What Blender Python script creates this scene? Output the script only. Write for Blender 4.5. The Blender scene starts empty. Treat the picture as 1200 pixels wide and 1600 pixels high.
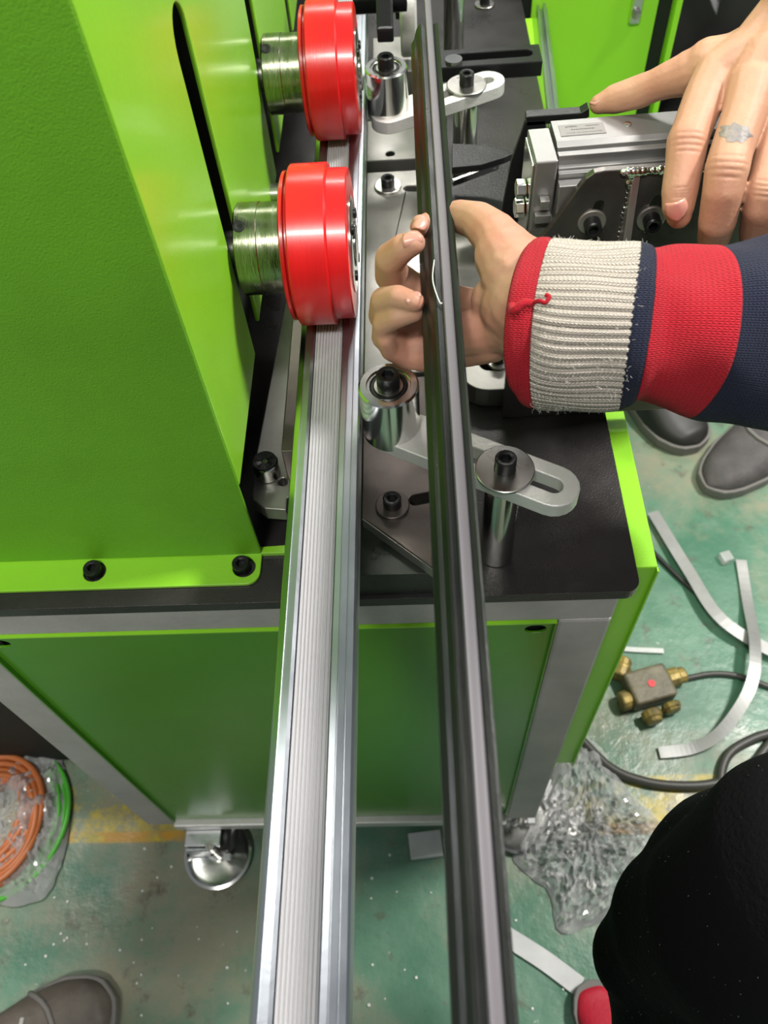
import bpy, bmesh, math, random
from mathutils import Vector, Matrix
random.seed(7)
PI = math.pi
sc = bpy.context.scene
COL = sc.collection

# ------------------------------------------------------------------ camera
cam = bpy.data.cameras.new('camera')
cam.sensor_fit = 'VERTICAL'
cam.sensor_height = 24.0
cam.lens = 24.0 * 1280.0 / 1600.0
cam.clip_start = 0.01
camo = bpy.data.objects.new('camera', cam)
COL.objects.link(camo)
M = Matrix([[0.998379, 0.034228, 0.045481], [-0.002859, 0.828153, -0.560494], [-0.05685, 0.559455, 0.826909]]).to_4x4()
M.translation = Vector((0, 0, 1.2))
camo.matrix_world = M
sc.camera = camo
cam.dof.use_dof = True
cam.dof.focus_distance = 0.52
cam.dof.aperture_fstop = 8.0

# ------------------------------------------------------------------ world, lamps, exposure
world = bpy.data.worlds.new('workshop')
sc.world = world
world.use_nodes = True
wb = world.node_tree.nodes['Background']
wb.inputs[0].default_value = (0.80, 0.86, 0.88, 1)
wb.inputs[1].default_value = 0.26

def area(name, loc, target, sx, sy, power, col=(1, 0.97, 0.92)):
    l = bpy.data.lights.new(name, 'AREA')
    l.shape = 'RECTANGLE'
    l.size = sx
    l.size_y = sy
    l.energy = power
    l.color = col
    o = bpy.data.objects.new(name, l)
    COL.objects.link(o)
    o.location = loc
    d = Vector(target) - Vector(loc)
    o.rotation_euler = d.to_track_quat('-Z', 'Y').to_euler()
    return o

area('ceiling_lamp', (1.7, 0.9, 3.1), (0, 0.5, 0.6), 0.55, 0.22, 118)
area('ceiling_lamp', (-1.05, 1.1, 3.3), (0, 0.5, 0.6), 0.22, 0.9, 72)
area('ceiling_lamp', (0.3, 3.6, 3.2), (0, 0.6, 0.4), 1.6, 0.25, 42)
area('ceiling_lamp', (-0.25, -1.0, 3.0), (0, 0.4, 0.3), 1.0, 0.25, 70)
sc.view_settings.view_transform = 'Standard'
sc.view_settings.look = 'None'
sc.view_settings.gamma = 1.0
sc.view_settings.use_curve_mapping = False
sc.view_settings.exposure = 0.0

# ------------------------------------------------------------------ materials
def srgb(r, g, b):
    f = lambda c: ((c / 255 + 0.055) / 1.055) ** 2.4 if c / 255 > 0.04045 else c / 255 / 12.92
    return (f(r), f(g), f(b), 1)

def mat(name, col, rough=0.5, metal=0.0, bump=0.0, bscale=200.0, bdetail=3, vary=0.0, vscale=8.0,
        col2=None, stretch=(1, 1, 1), coat=0.0, rvary=0.0, sss=0.0, spec=None, thresh=None, aniso=0.0):
    m = bpy.data.materials.new(name)
    m.use_nodes = True
    nt = m.node_tree
    N = nt.nodes
    L = nt.links
    p = N['Principled BSDF']
    p.inputs['Base Color'].default_value = col
    p.inputs['Roughness'].default_value = rough
    p.inputs['Metallic'].default_value = metal
    if coat:
        p.inputs['Coat Weight'].default_value = coat
        p.inputs['Coat Roughness'].default_value = 0.12
    if spec is not None:
        p.inputs['Specular IOR Level'].default_value = spec
    if aniso:
        p.inputs['Anisotropic'].default_value = aniso
    if sss:
        p.inputs['Subsurface Weight'].default_value = sss
        p.inputs['Subsurface Radius'].default_value = (0.010, 0.004, 0.002)
        p.inputs['Subsurface Scale'].default_value = 0.6
    tc = N.new('ShaderNodeTexCoord')
    mp = N.new('ShaderNodeMapping')
    mp.inputs['Scale'].default_value = stretch
    L.new(tc.outputs['Object'], mp.inputs['Vector'])
    if vary or col2:
        n = N.new('ShaderNodeTexNoise')
        n.inputs['Scale'].default_value = vscale
        n.inputs['Detail'].default_value = 6
        n.inputs['Roughness'].default_value = 0.62
        L.new(mp.outputs[0], n.inputs['Vector'])
        cr = N.new('ShaderNodeValToRGB')
        lo, hi = thresh or (0.35, 0.68)
        cr.color_ramp.elements[0].position = lo
        cr.color_ramp.elements[1].position = hi
        c2 = col2 or tuple(min(1, c * (1 - vary)) for c in col[:3]) + (1,)
        cr.color_ramp.elements[0].color = col
        cr.color_ramp.elements[1].color = c2
        L.new(n.outputs['Fac'], cr.inputs[0])
        L.new(cr.outputs[0], p.inputs['Base Color'])
    if rvary:
        n2 = N.new('ShaderNodeTexNoise')
        n2.inputs['Scale'].default_value = vscale * 2.3
        n2.inputs['Detail'].default_value = 5
        L.new(mp.outputs[0], n2.inputs['Vector'])
        mr = N.new('ShaderNodeMapRange')
        mr.inputs[1].default_value = 0.3
        mr.inputs[2].default_value = 0.7
        mr.inputs[3].default_value = max(0.02, rough - rvary)
        mr.inputs[4].default_value = rough + rvary
        L.new(n2.outputs['Fac'], mr.inputs[0])
        L.new(mr.outputs[0], p.inputs['Roughness'])
    if bump:
        nb = N.new('ShaderNodeTexNoise')
        nb.inputs['Scale'].default_value = bscale
        nb.inputs['Detail'].default_value = bdetail
        L.new(mp.outputs[0], nb.inputs['Vector'])
        b = N.new('ShaderNodeBump')
        b.inputs['Strength'].default_value = bump
        b.inputs['Distance'].default_value = 0.001
        L.new(nb.outputs['Fac'], b.inputs['Height'])
        L.new(b.outputs[0], p.inputs['Normal'])
    return m

GREEN = mat('green_enamel', (0.27, 0.64, 0.028, 1), 0.30, bump=0.15, bscale=520, vary=0.14, vscale=5, coat=0.25)
GREEN_TEX = mat('green_powder_coat_shaded', (0.155, 0.44, 0.016, 1), 0.40, bump=0.55, bscale=1100, vary=0.3, vscale=3.0)  # darker copy of the housing green: front face shade put into the colour
GREEN_PANEL = mat('green_panel_enamel_shaded', (0.075, 0.26, 0.010, 1), 0.25, bump=0.12, bscale=300, vary=0.15, vscale=4)  # darker still: the shade on the bench panel is put into the colour
GREEN_BACK = mat('green_cabinet_enamel', (0.26, 0.62, 0.025, 1), 0.38, bump=0.1, bscale=300)
BLACKPLATE = mat('black_oxide_plate', (0.020, 0.019, 0.020, 1), 0.32, metal=0.3, bump=0.25, bscale=700, col2=(0.045, 0.040, 0.038, 1), vscale=9, rvary=0.12)
BLACKMET = mat('black_oxide', (0.014, 0.014, 0.015, 1), 0.33, metal=0.4, bump=0.2, bscale=500)
DARKVOID = mat('shade_black', (0.004, 0.007, 0.004, 1), 0.7)  # near-black base colour stands in for shade inside gaps and slots
FRAME = mat('grey_frame_paint', (0.40, 0.385, 0.37, 1), 0.42, bump=0.3, bscale=300, vary=0.25, vscale=12)
STEEL = mat('ground_steel', (0.50, 0.49, 0.46, 1), 0.30, metal=1, bump=0.06, bscale=260, vary=0.2, vscale=9, rvary=0.08)
STEEL_DULL = mat('dull_steel_plate', (0.40, 0.39, 0.36, 1), 0.40, metal=0.85, bump=0.06, bscale=350, vary=0.22, vscale=14, rvary=0.1)
STEEL_DARK = mat('dark_hot_rolled_steel', (0.16, 0.135, 0.125, 1), 0.34, metal=0.8, bump=0.06, bscale=300, vary=0.3, vscale=16, rvary=0.08)
STEEL_GREENISH = mat('dark_oiled_steel', (0.055, 0.062, 0.055, 1), 0.30, metal=0.7, bump=0.06, bscale=300, vary=0.3, vscale=16, rvary=0.08)
CHROME = mat('polished_steel', (0.66, 0.66, 0.63, 1), 0.17, metal=1, bump=0.03, bscale=90, rvary=0.04)
COLLAR = mat('turned_steel_collar', (0.42, 0.42, 0.36, 1), 0.24, metal=1, bump=0.12, bscale=160, stretch=(8, 1, 1), col2=(0.22, 0.23, 0.13, 1), vscale=16, rvary=0.08)
WHITEALU = mat('matt_white_aluminium', (0.66, 0.65, 0.62, 1), 0.42, metal=0.35, bump=0.25, bscale=420, vary=0.12, vscale=20)
ALU = mat('extruded_aluminium', (0.50, 0.53, 0.58, 1), 0.36, metal=1, bump=0.06, bscale=260, vary=0.15, vscale=14, rvary=0.05)
ALU_BLOCK = mat('anodised_aluminium_block', (0.34, 0.335, 0.33, 1), 0.42, metal=0.85, bump=0.05, bscale=400, vary=0.12, vscale=14)
ALU_BRIGHT = mat('bright_rolled_aluminium', (0.74, 0.76, 0.78, 1), 0.22, metal=1, bump=0.10, bscale=60, stretch=(3, 1, 3), rvary=0.05)
RIBBED = mat('grey_ribbed_plastic', (0.47, 0.46, 0.48, 1), 0.50)
RED = mat('red_polyurethane', (0.66, 0.010, 0.012, 1), 0.30, bump=0.10, bscale=60, stretch=(14, 1, 1), sss=0.12, vary=0.15, vscale=10, coat=0.2)
BLACKALU = mat('black_anodised', (0.009, 0.010, 0.009, 1), 0.34, bump=0.10, bscale=160, stretch=(3, 1, 3), col2=(0.016, 0.018, 0.016, 1), vscale=14, rvary=0.08, spec=0.3)
SEAL = mat('lilac_grey_gasket', (0.115, 0.105, 0.118, 1), 0.45, bump=0.06, bscale=80)
SKIN1 = mat('skin_tanned', (0.43, 0.235, 0.145, 1), 0.58, sss=0.25, bump=0.22, bscale=420, col2=(0.38, 0.175, 0.11, 1), vscale=28)
SKIN2 = mat('skin_light', (0.50, 0.285, 0.195, 1), 0.58, sss=0.25, bump=0.18, bscale=420, col2=(0.46, 0.21, 0.14, 1), vscale=28)
NAIL = mat('finger_nail', (0.56, 0.27, 0.21, 1), 0.28, sss=0.1)
TATTOO = mat('faded_ink', (0.13, 0.14, 0.15, 1), 0.5, bump=0.5, bscale=500)
RUBBER = mat('black_rubber', (0.018, 0.017, 0.016, 1), 0.5)
CABLE = mat('grey_black_cable', (0.05, 0.048, 0.042, 1), 0.45)
ORANGE = mat('orange_cable_jacket', (0.50, 0.15, 0.045, 1), 0.40)
GREENCAB = mat('green_cable_jacket', (0.08, 0.42, 0.04, 1), 0.35)
BRASS = mat('dirty_yellow_brass', (0.42, 0.30, 0.07, 1), 0.4, metal=0.3, bump=0.6, bscale=90, col2=(0.10, 0.085, 0.045, 1), vscale=45)
BRASSGREY = mat('oily_brown_casting', (0.11, 0.095, 0.06, 1), 0.45, bump=0.6, bscale=90, col2=(0.20, 0.17, 0.10, 1), vscale=50)
WHITEPL = mat('white_plastic', (0.62, 0.63, 0.62, 1), 0.4, vary=0.15, vscale=30)
REDPAINT = mat('red_marker', (0.75, 0.02, 0.03, 1), 0.4)
SHOE = mat('brown_grey_leather', (0.085, 0.07, 0.058, 1), 0.55, bump=0.8, bscale=160, col2=(0.13, 0.11, 0.09, 1), vscale=30)
SHOE2 = mat('charcoal_suede', (0.05, 0.045, 0.045, 1), 0.62, bump=0.8, bscale=160, col2=(0.08, 0.07, 0.07, 1), vscale=30)
SOLE = mat('grey_shoe_sole', (0.16, 0.15, 0.14, 1), 0.6)
LACE = mat('pale_laces', (0.42, 0.40, 0.38, 1), 0.7)
FLEECE = mat('black_fleece', (0.004, 0.004, 0.005, 1), 0.95, bump=1.0, bscale=260, spec=0.15)
LABELM = mat('silver_label', (0.20, 0.19, 0.18, 1), 0.4, metal=0.4)
INK = mat('label_ink', (0.05, 0.05, 0.05, 1), 0.5)
LINT = mat('white_shavings', (0.75, 0.75, 0.72, 1), 0.5)
REDSHOE = mat('red_cloth_toe', (0.50, 0.012, 0.035, 1), 0.6, bump=0.6, bscale=200)

def plastic_film():
    m = bpy.data.materials.new('clear_plastic_film')
    m.use_nodes = True
    nt = m.node_tree
    N = nt.nodes
    L = nt.links
    out = N['Material Output']
    N.remove(N['Principled BSDF'])
    g = N.new('ShaderNodeBsdfGlossy')
    g.inputs['Roughness'].default_value = 0.09
    g.inputs['Color'].default_value = (0.9, 0.9, 0.9, 1)
    d = N.new('ShaderNodeBsdfDiffuse')
    d.inputs['Color'].default_value = (0.85, 0.86, 0.85, 1)
    t = N.new('ShaderNodeBsdfTransparent')
    t.inputs['Color'].default_value = (0.95, 0.95, 0.95, 1)
    lw = N.new('ShaderNodeLayerWeight')
    lw.inputs['Blend'].default_value = 0.26
    m1 = N.new('ShaderNodeMixShader')
    m1.inputs[0].default_value = 0.32
    L.new(t.outputs[0], m1.inputs[1])
    L.new(d.outputs[0], m1.inputs[2])
    m2 = N.new('ShaderNodeMixShader')
    L.new(lw.outputs['Fresnel'], m2.inputs[0])
    L.new(m1.outputs[0], m2.inputs[1])
    L.new(g.outputs[0], m2.inputs[2])
    L.new(m2.outputs[0], out.inputs['Surface'])
    return m
FILM = plastic_film()

def knit(name, col, mode='stitch', dark=0.55):
    # uv: u counts wales round the sleeve, v counts courses along it
    m = bpy.data.materials.new(name)
    m.use_nodes = True
    nt = m.node_tree
    N = nt.nodes
    L = nt.links
    p = N['Principled BSDF']
    p.inputs['Roughness'].default_value = 0.85
    p.inputs['Sheen Weight'].default_value = 0.06
    p.inputs['Specular IOR Level'].default_value = 0.2
    uv = N.new('ShaderNodeUVMap')
    sp = N.new('ShaderNodeSeparateXYZ')
    L.new(uv.outputs[0], sp.inputs[0])
    def mth(op, a, b=None):
        n = N.new('ShaderNodeMath')
        n.operation = op
        for i, v in enumerate((a, b)):
            if v is None:
                continue
            if isinstance(v, (int, float)):
                n.inputs[i].default_value = v
            else:
                L.new(v, n.inputs[i])
        return n.outputs[0]
    fu = mth('FRACT', sp.outputs[0])
    au = mth('ABSOLUTE', mth('SUBTRACT', fu, 0.5))
    vv = mth('ADD', sp.outputs[1], mth('MULTIPLY', au, 1.3))
    s1 = mth('ABSOLUTE', mth('SINE', mth('MULTIPLY', vv, PI)))
    s2 = mth('ABSOLUTE', mth('SINE', mth('MULTIPLY', sp.outputs[0], PI)))
    s3 = mth('ABSOLUTE', mth('COSINE', mth('MULTIPLY', sp.outputs[0], PI)))
    h = mth('MULTIPLY', mth('MULTIPLY', s2, s3), s1)
    h = mth('MULTIPLY', h, 2.0)
    nz = N.new('ShaderNodeTexNoise')
    nz.inputs['Scale'].default_value = 900
    tc = N.new('ShaderNodeTexCoord')
    L.new(tc.outputs['Object'], nz.inputs['Vector'])
    h2 = mth('ADD', h, mth('MULTIPLY', nz.outputs['Fac'], 0.5))
    b = N.new('ShaderNodeBump')
    b.inputs['Strength'].default_value = 0.9
    b.inputs['Distance'].default_value = 0.0009
    L.new(h2, b.inputs['Height'])
    L.new(b.outputs[0], p.inputs['Normal'])
    mx = N.new('ShaderNodeMix')
    mx.data_type = 'RGBA'
    mx.inputs[6].default_value = tuple(c * dark for c in col[:3]) + (1,)
    mx.inputs[7].default_value = col
    L.new(mth('MINIMUM', h2, 1.0), mx.inputs[0])
    L.new(mx.outputs[2], p.inputs['Base Color'])
    return m
K_RED = knit('red_knit', (0.52, 0.012, 0.026, 1))
K_CREAM = knit('cream_knit', (0.58, 0.52, 0.45, 1), dark=0.65)
K_NAVY = knit('navy_knit', (0.016, 0.020, 0.048, 1), dark=0.35)

def floor_material():
    m = bpy.data.materials.new('painted_concrete_floor')
    m.use_nodes = True
    nt = m.node_tree
    N = nt.nodes
    L = nt.links
    p = N['Principled BSDF']
    p.inputs['Roughness'].default_value = 0.38
    tc = N.new('ShaderNodeTexCoord')
    def noise(scale, det=6, rough=0.6):
        n = N.new('ShaderNodeTexNoise')
        n.inputs['Scale'].default_value = scale
        n.inputs['Detail'].default_value = det
        n.inputs['Roughness'].default_value = rough
        L.new(tc.outputs['Object'], n.inputs['Vector'])
        return n.outputs['Fac']
    def ramp(src, a, b):
        n = N.new('ShaderNodeMapRange')
        n.inputs[1].default_value = a
        n.inputs[2].default_value = b
        L.new(src, n.inputs[0])
        return n.outputs[0]
    def mix(f, a, b):
        n = N.new('ShaderNodeMix')
        n.data_type = 'RGBA'
        if isinstance(f, float):
            n.inputs[0].default_value = f
        else:
            L.new(f, n.inputs[0])
        for i, v in ((6, a), (7, b)):
            if isinstance(v, tuple):
                n.inputs[i].default_value = v
            else:
                L.new(v, n.inputs[i])
        return n.outputs[2]
    def mul(a, b):
        n = N.new('ShaderNodeMath')
        n.operation = 'MULTIPLY'
        L.new(a, n.inputs[0])
        L.new(b, n.inputs[1])
        return n.outputs[0]
    base = mix(ramp(noise(5), 0.35, 0.7), (0.065, 0.175, 0.110, 1), (0.150, 0.29, 0.20, 1))
    base = mix(ramp(noise(2.6, 8, 0.7), 0.46, 0.60), base, (0.25, 0.245, 0.17, 1))
    base = mix(ramp(noise(22, 8, 0.75), 0.56, 0.70), base, (0.10, 0.085, 0.06, 1))
    base = mix(ramp(noise(70, 3, 0.6), 0.70, 0.76), base, (0.45, 0.5, 0.45, 1))
    # painted yellow lane line across the floor with worn patches
    sp = N.new('ShaderNodeSeparateXYZ')
    L.new(tc.outputs['Object'], sp.inputs[0])
    def band(lo, hi):
        a = ramp(sp.outputs[1], lo, lo + 0.004)
        b = ramp(sp.outputs[1], hi, hi - 0.004)
        return mul(a, b)
    wear_shade = ramp(noise(13, 8, 0.75), 0.56, 0.46)
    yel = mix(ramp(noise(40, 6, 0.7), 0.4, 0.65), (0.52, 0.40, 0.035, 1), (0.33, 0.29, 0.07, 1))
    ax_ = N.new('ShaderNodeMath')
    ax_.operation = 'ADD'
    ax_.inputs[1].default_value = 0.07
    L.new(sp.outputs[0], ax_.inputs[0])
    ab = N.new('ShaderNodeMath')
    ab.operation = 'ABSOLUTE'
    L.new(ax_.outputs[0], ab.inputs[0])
    wear_shade = mul(wear_shade, ramp(ab.outputs[0], 0.25, 0.30))  # yellow left out below the bench, putting its shade into the floor colour
    base = mix(mul(band(0.262, 0.345), wear_shade), base, yel)
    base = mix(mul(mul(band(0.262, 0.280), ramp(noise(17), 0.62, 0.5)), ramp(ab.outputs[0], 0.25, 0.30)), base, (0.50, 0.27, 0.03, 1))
    L.new(base, p.inputs['Base Color'])
    rr = N.new('ShaderNodeMapRange')
    rr.inputs[1].default_value = 0.35
    rr.inputs[2].default_value = 0.65
    rr.inputs[3].default_value = 0.24
    rr.inputs[4].default_value = 0.5
    L.new(noise(9), rr.inputs[0])
    L.new(rr.outputs[0], p.inputs['Roughness'])
    b = N.new('ShaderNodeBump')
    b.inputs['Strength'].default_value = 0.5
    b.inputs['Distance'].default_value = 0.002
    L.new(noise(60, 4), b.inputs['Height'])
    L.new(b.outputs[0], p.inputs['Normal'])
    return m
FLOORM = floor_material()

# ------------------------------------------------------------------ object helpers
def thing(name, label, cat, loc=(0, 0, 0), group=None, rotz=0.0):
    o = bpy.data.objects.new(name, None)
    COL.objects.link(o)
    o.empty_display_size = 0.02
    o.location = loc
    o.rotation_euler = (0, 0, rotz)
    o['label'] = label
    o['category'] = cat
    if group:
        o['group'] = group
    return o

def tag(o, label, cat, group=None):
    o['label'] = label
    o['category'] = cat
    if group:
        o['group'] = group
    return o

def obj(name, bm, m, parent=None, smooth=None, bevel=0.0, seg=2, label=None, world=True):
    """Link bm as one mesh object. With world=True the mesh is in world space and is moved into its parent's space."""
    me = bpy.data.meshes.new(name)
    bmesh.ops.recalc_face_normals(bm, faces=bm.faces)
    if parent is not None and world:
        bpy.context.view_layer.update()
        bm.transform(parent.matrix_world.inverted())
    bm.to_mesh(me)
    bm.free()
    if smooth is not None:
        for p in me.polygons:
            p.use_smooth = True
        me.set_sharp_from_angle(angle=math.radians(smooth))
    me.materials.append(m)
    o = bpy.data.objects.new(name, me)
    COL.objects.link(o)
    if parent is not None:
        o.parent = parent
    if bevel:
        b = o.modifiers.new('edge', 'BEVEL')
        b.width = bevel
        b.segments = seg
        b.limit_method = 'ANGLE'
        b.angle_limit = math.radians(40)
    if label:
        o['label'] = label
    return o

def copy_tree(o, parent=None):
    c = o.copy()
    COL.objects.link(c)
    if parent is not None:
        c.parent = parent
        c.matrix_parent_inverse = o.matrix_parent_inverse.copy()
    for ch in list(o.children):
        copy_tree(ch, c)
    return c

def B():
    return bmesh.new()

def box(bm, x0, x1, y0, y1, z0, z1):
    vs = [bm.verts.new((x, y, z)) for z in (z0, z1) for y in (y0, y1) for x in (x0, x1)]
    for f in ((0, 1, 3, 2), (4, 6, 7, 5), (0, 4, 5, 1), (2, 3, 7, 6), (0, 2, 6, 4), (1, 5, 7, 3)):
        bm.faces.new([vs[i] for i in f])
    return bm

def poly(bm, pts, holes, axis, a, b):
    """Extruded polygon with holes. pts are 2D in the plane normal to axis; a..b the extent along axis."""
    def to3(p, v):
        if axis == 'z':
            return (p[0], p[1], v)
        if axis == 'x':
            return (v, p[0], p[1])
        return (p[0], v, p[1])
    edges = []
    for loop in [pts] + list(holes):
        vs = [bm.verts.new(to3(p, a)) for p in loop]
        for i in range(len(vs)):
            edges.append(bm.edges.new((vs[i], vs[(i + 1) % len(vs)])))
    r = bmesh.ops.triangle_fill(bm, use_beauty=True, use_dissolve=False, edges=edges)
    faces = [g for g in r['geom'] if isinstance(g, bmesh.types.BMFace)]
    ex = bmesh.ops.extrude_face_region(bm, geom=faces)
    vs = [g for g in ex['geom'] if isinstance(g, bmesh.types.BMVert)]
    d = Vector(to3((0, 0), b)) - Vector(to3((0, 0), a))
    bmesh.ops.translate(bm, verts=vs, vec=d)
    return bm

def circ(cx, cy, r, n=24, a0=0.0):
    return [(cx + r * math.cos(a0 + 2 * PI * i / n), cy + r * math.sin(a0 + 2 * PI * i / n)) for i in range(n)]

def slot(x0, y0, x1, y1, r, n=10, r2=None):
    """stadium outline from (x0,y0) to (x1,y1)"""
    r2 = r if r2 is None else r2
    a = math.atan2(y1 - y0, x1 - x0)
    out = []
    for i in range(n + 1):
        t = a - PI / 2 + PI * i / n
        out.append((x1 + r2 * math.cos(t), y1 + r2 * math.sin(t)))
    for i in range(n + 1):
        t = a + PI / 2 + PI * i / n
        out.append((x0 + r * math.cos(t), y0 + r * math.sin(t)))
    return out

def rrect(x0, x1, y0, y1, r, corners=(1, 1, 1, 1), n=6):
    """rounded rectangle; corners flags: (x0y0, x1y0, x1y1, x0y1)"""
    out = []
    for k, (cx, cy, a) in enumerate(((x0, y0, PI), (x1, y0, 1.5 * PI), (x1, y1, 0), (x0, y1, 0.5 * PI))):
        if not corners[k]:
            out.append((cx, cy))
            continue
        ox = cx + (r if k in (0, 3) else -r)
        oy = cy + (r if k in (0, 1) else -r)
        for i in range(n + 1):
            t = a + PI / 2 * i / n
            out.append((ox + r * math.cos(t), oy + r * math.sin(t)))
    return out

def lathe(bm, prof, origin=(0, 0, 0), axis='z', n=32, hexrings=()):
    """prof: list of (radius, height). Rings listed in hexrings are hexagonal."""
    rings = []
    ax = {'z': lambda r, t, h: (r * math.cos(t), r * math.sin(t), h),
          'x': lambda r, t, h: (h, r * math.cos(t), r * math.sin(t)),
          'y': lambda r, t, h: (r * math.sin(t), h, r * math.cos(t))}[axis]
    for k, (r, h) in enumerate(prof):
        if r <= 1e-7:
            v = bm.verts.new(Vector(ax(0, 0, h)) + Vector(origin))
            rings.append([v])
            continue
        ring = []
        for i in range(n):
            t = 2 * PI * i / n
            rr = r
            if k in hexrings:
                q = (t % (PI / 3)) - PI / 6
                rr = r * math.cos(PI / 6) / math.cos(q)
            ring.append(bm.verts.new(Vector(ax(rr, t, h)) + Vector(origin)))
        rings.append(ring)
    for a, b in zip(rings[:-1], rings[1:]):
        if len(a) == 1 and len(b) == 1:
            continue
        for i in range(n):
            j = (i + 1) % n
            if len(a) == 1:
                bm.faces.new((a[0], b[i], b[j]))
            elif len(b) == 1:
                bm.faces.new((a[i], a[j], b[0]))
            else:
                bm.faces.new((a[i], a[j], b[j], b[i]))
    return bm

def capsule(bm, p0, r0, p1, r1, n=14, m=5):
    p0 = Vector(p0)
    p1 = Vector(p1)
    d = p1 - p0
    L = max(d.length, 1e-6)
    q = d.to_track_quat('Z', 'Y').to_matrix() if d.length > 1e-6 else Matrix.Identity(3)
    prof = []
    for i in range(m + 1):
        t = -PI / 2 + (PI / 2) * i / m
        prof.append((r0 * math.cos(t) if i else 0, r0 * math.sin(t)))
    for i in range(m + 1):
        t = (PI / 2) * i / m
        prof.append((r1 * math.cos(t) if i < m else 0, L + r1 * math.sin(t)))
    b2 = B()
    lathe(b2, prof, n=n)
    b2.transform(Matrix.Translation(p0) @ q.to_4x4())
    me = bpy.data.meshes.new('tmp')
    b2.to_mesh(me)
    b2.free()
    bm.from_mesh(me)
    bpy.data.meshes.remove(me)

def tube(bm, pts, r, n=10, closed=False, flat=None, caps=True):
    """round or flat (w,h) tube along pts with parallel transport frames"""
    P = [Vector(p) for p in pts]
    rings = []
    up = Vector((0, 0, 1))
    for i, p in enumerate(P):
        a = P[i - 1] if (i or closed) else P[0]
        b = P[(i + 1) % len(P)] if (i < len(P) - 1 or closed) else P[-1]
        t = (b - a).normalized()
        s = t.cross(up)
        if s.length < 1e-3:
            s = Vector((1, 0, 0))
        s.normalize()
        u = s.cross(t).normalized()
        ring = []
        rr = r[i] if isinstance(r, (list, tuple)) else r
        if flat:
            w, h = flat
            for sx, sy in ((-1, -1), (1, -1), (1, 1), (-1, 1)):
                ring.append(bm.verts.new(p + s * sx * w / 2 + u * sy * h / 2))
        else:
            for k in range(n):
                th = 2 * PI * k / n
                ring.append(bm.verts.new(p + s * rr * math.cos(th) + u * rr * math.sin(th)))
        rings.append(ring)
    m = len(rings[0])
    pairs = list(zip(rings[:-1], rings[1:]))
    if closed:
        pairs.append((rings[-1], rings[0]))
    for a, b in pairs:
        for k in range(m):
            bm.faces.new((a[k], a[(k + 1) % m], b[(k + 1) % m], b[k]))
    if caps and not closed:
        bm.faces.new(rings[0])
        bm.faces.new(list(reversed(rings[-1])))
    return bm

def spline(pts, k=8):
    P = [Vector(p) for p in pts]
    out = []
    for i in range(len(P) - 1):
        p0 = P[max(i - 1, 0)]
        p1, p2 = P[i], P[i + 1]
        p3 = P[min(i + 2, len(P) - 1)]
        for j in range(k):
            t = j / k
            out.append(0.5 * ((2 * p1) + (-p0 + p2) * t + (2 * p0 - 5 * p1 + 4 * p2 - p3) * t * t + (-p0 + 3 * p1 - 3 * p2 + p3) * t ** 3))
    out.append(P[-1])
    return out

def remeshed(bm, voxel, smooth_it=6, fac=0.6):
    """fuse overlapping solids of bm into one continuous smooth skin"""
    me = bpy.data.meshes.new('tmp')
    bmesh.ops.recalc_face_normals(bm, faces=bm.faces)
    bm.to_mesh(me)
    bm.free()
    o = bpy.data.objects.new('tmp', me)
    COL.objects.link(o)
    r = o.modifiers.new('r', 'REMESH')
    r.mode = 'VOXEL'
    r.voxel_size = voxel
    s = o.modifiers.new('s', 'SMOOTH')
    s.factor = fac
    s.iterations = smooth_it
    dg = bpy.context.evaluated_depsgraph_get()
    ev = o.evaluated_get(dg)
    me2 = bpy.data.meshes.new_from_object(ev)
    bpy.data.objects.remove(o)
    out = B()
    out.from_mesh(me2)
    bpy.data.meshes.remove(me2)
    return out

def screw_mesh(r=0.0065, h=0.008, hex_r=0.0036, depth=0.004):
    """socket head cap screw, base of head at z=0"""
    bm = B()
    prof = [(0, 0), (r, 0), (r, h - 0.0008), (r - 0.0008, h), (hex_r + 0.0009, h), (hex_r, h - 0.0006), (hex_r, h - depth), (0, h - depth)]
    lathe(bm, prof, n=36, hexrings=(5, 6))
    return bm

def place(bm, loc, axis='z'):
    if axis == '-y':
        bm.transform(Matrix.Rotation(PI / 2, 4, 'X'))
    bm.transform(Matrix.Translation(Vector(loc)))
    return bm

# ------------------------------------------------------------------ the setting
bm = B()
box(bm, -5, 5, -3, 7, -0.05, 0.0)
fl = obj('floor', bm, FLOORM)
fl['kind'] = 'structure'

# ------------------------------------------------------------------ bench frame
T = 0.70
bf = thing('machine_bench', 'grey tube steel bench with green front panel under the black table plate', 'bench', (-0.1, 0.27, 0))
fy0, fy1 = 0.272, 0.312
bm = B(); box(bm, -0.385, 0.138, fy0, fy1, 0.648, 0.6899); obj('front_rail', bm, FRAME, bf, bevel=0.003)
bm = B(); box(bm, -0.345, 0.098, 0.2655, fy1, 0.058, 0.0775); obj('bottom_rail', bm, WHITEALU, bf, bevel=0.002)
for x0, x1, ya, yb in ((-0.385, -0.345, fy0, fy1), (0.098, 0.138, fy0, fy1), (-0.385, -0.345, 1.86, 1.9), (0.098, 0.138, 1.86, 1.9)):
    bm = B(); box(bm, x0, x1, ya, yb, 0.062, 0.648); obj('leg_post', bm, FRAME, bf, bevel=0.003)
bm = B(); box(bm, 0.098, 0.138, fy1, 1.86, 0.648, 0.6899); obj('side_rail', bm, FRAME, bf, bevel=0.003)
bm = B(); box(bm, -0.385, -0.345, fy1, 1.86, 0.648, 0.6899); obj('side_rail', bm, FRAME, bf, bevel=0.003)
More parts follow.
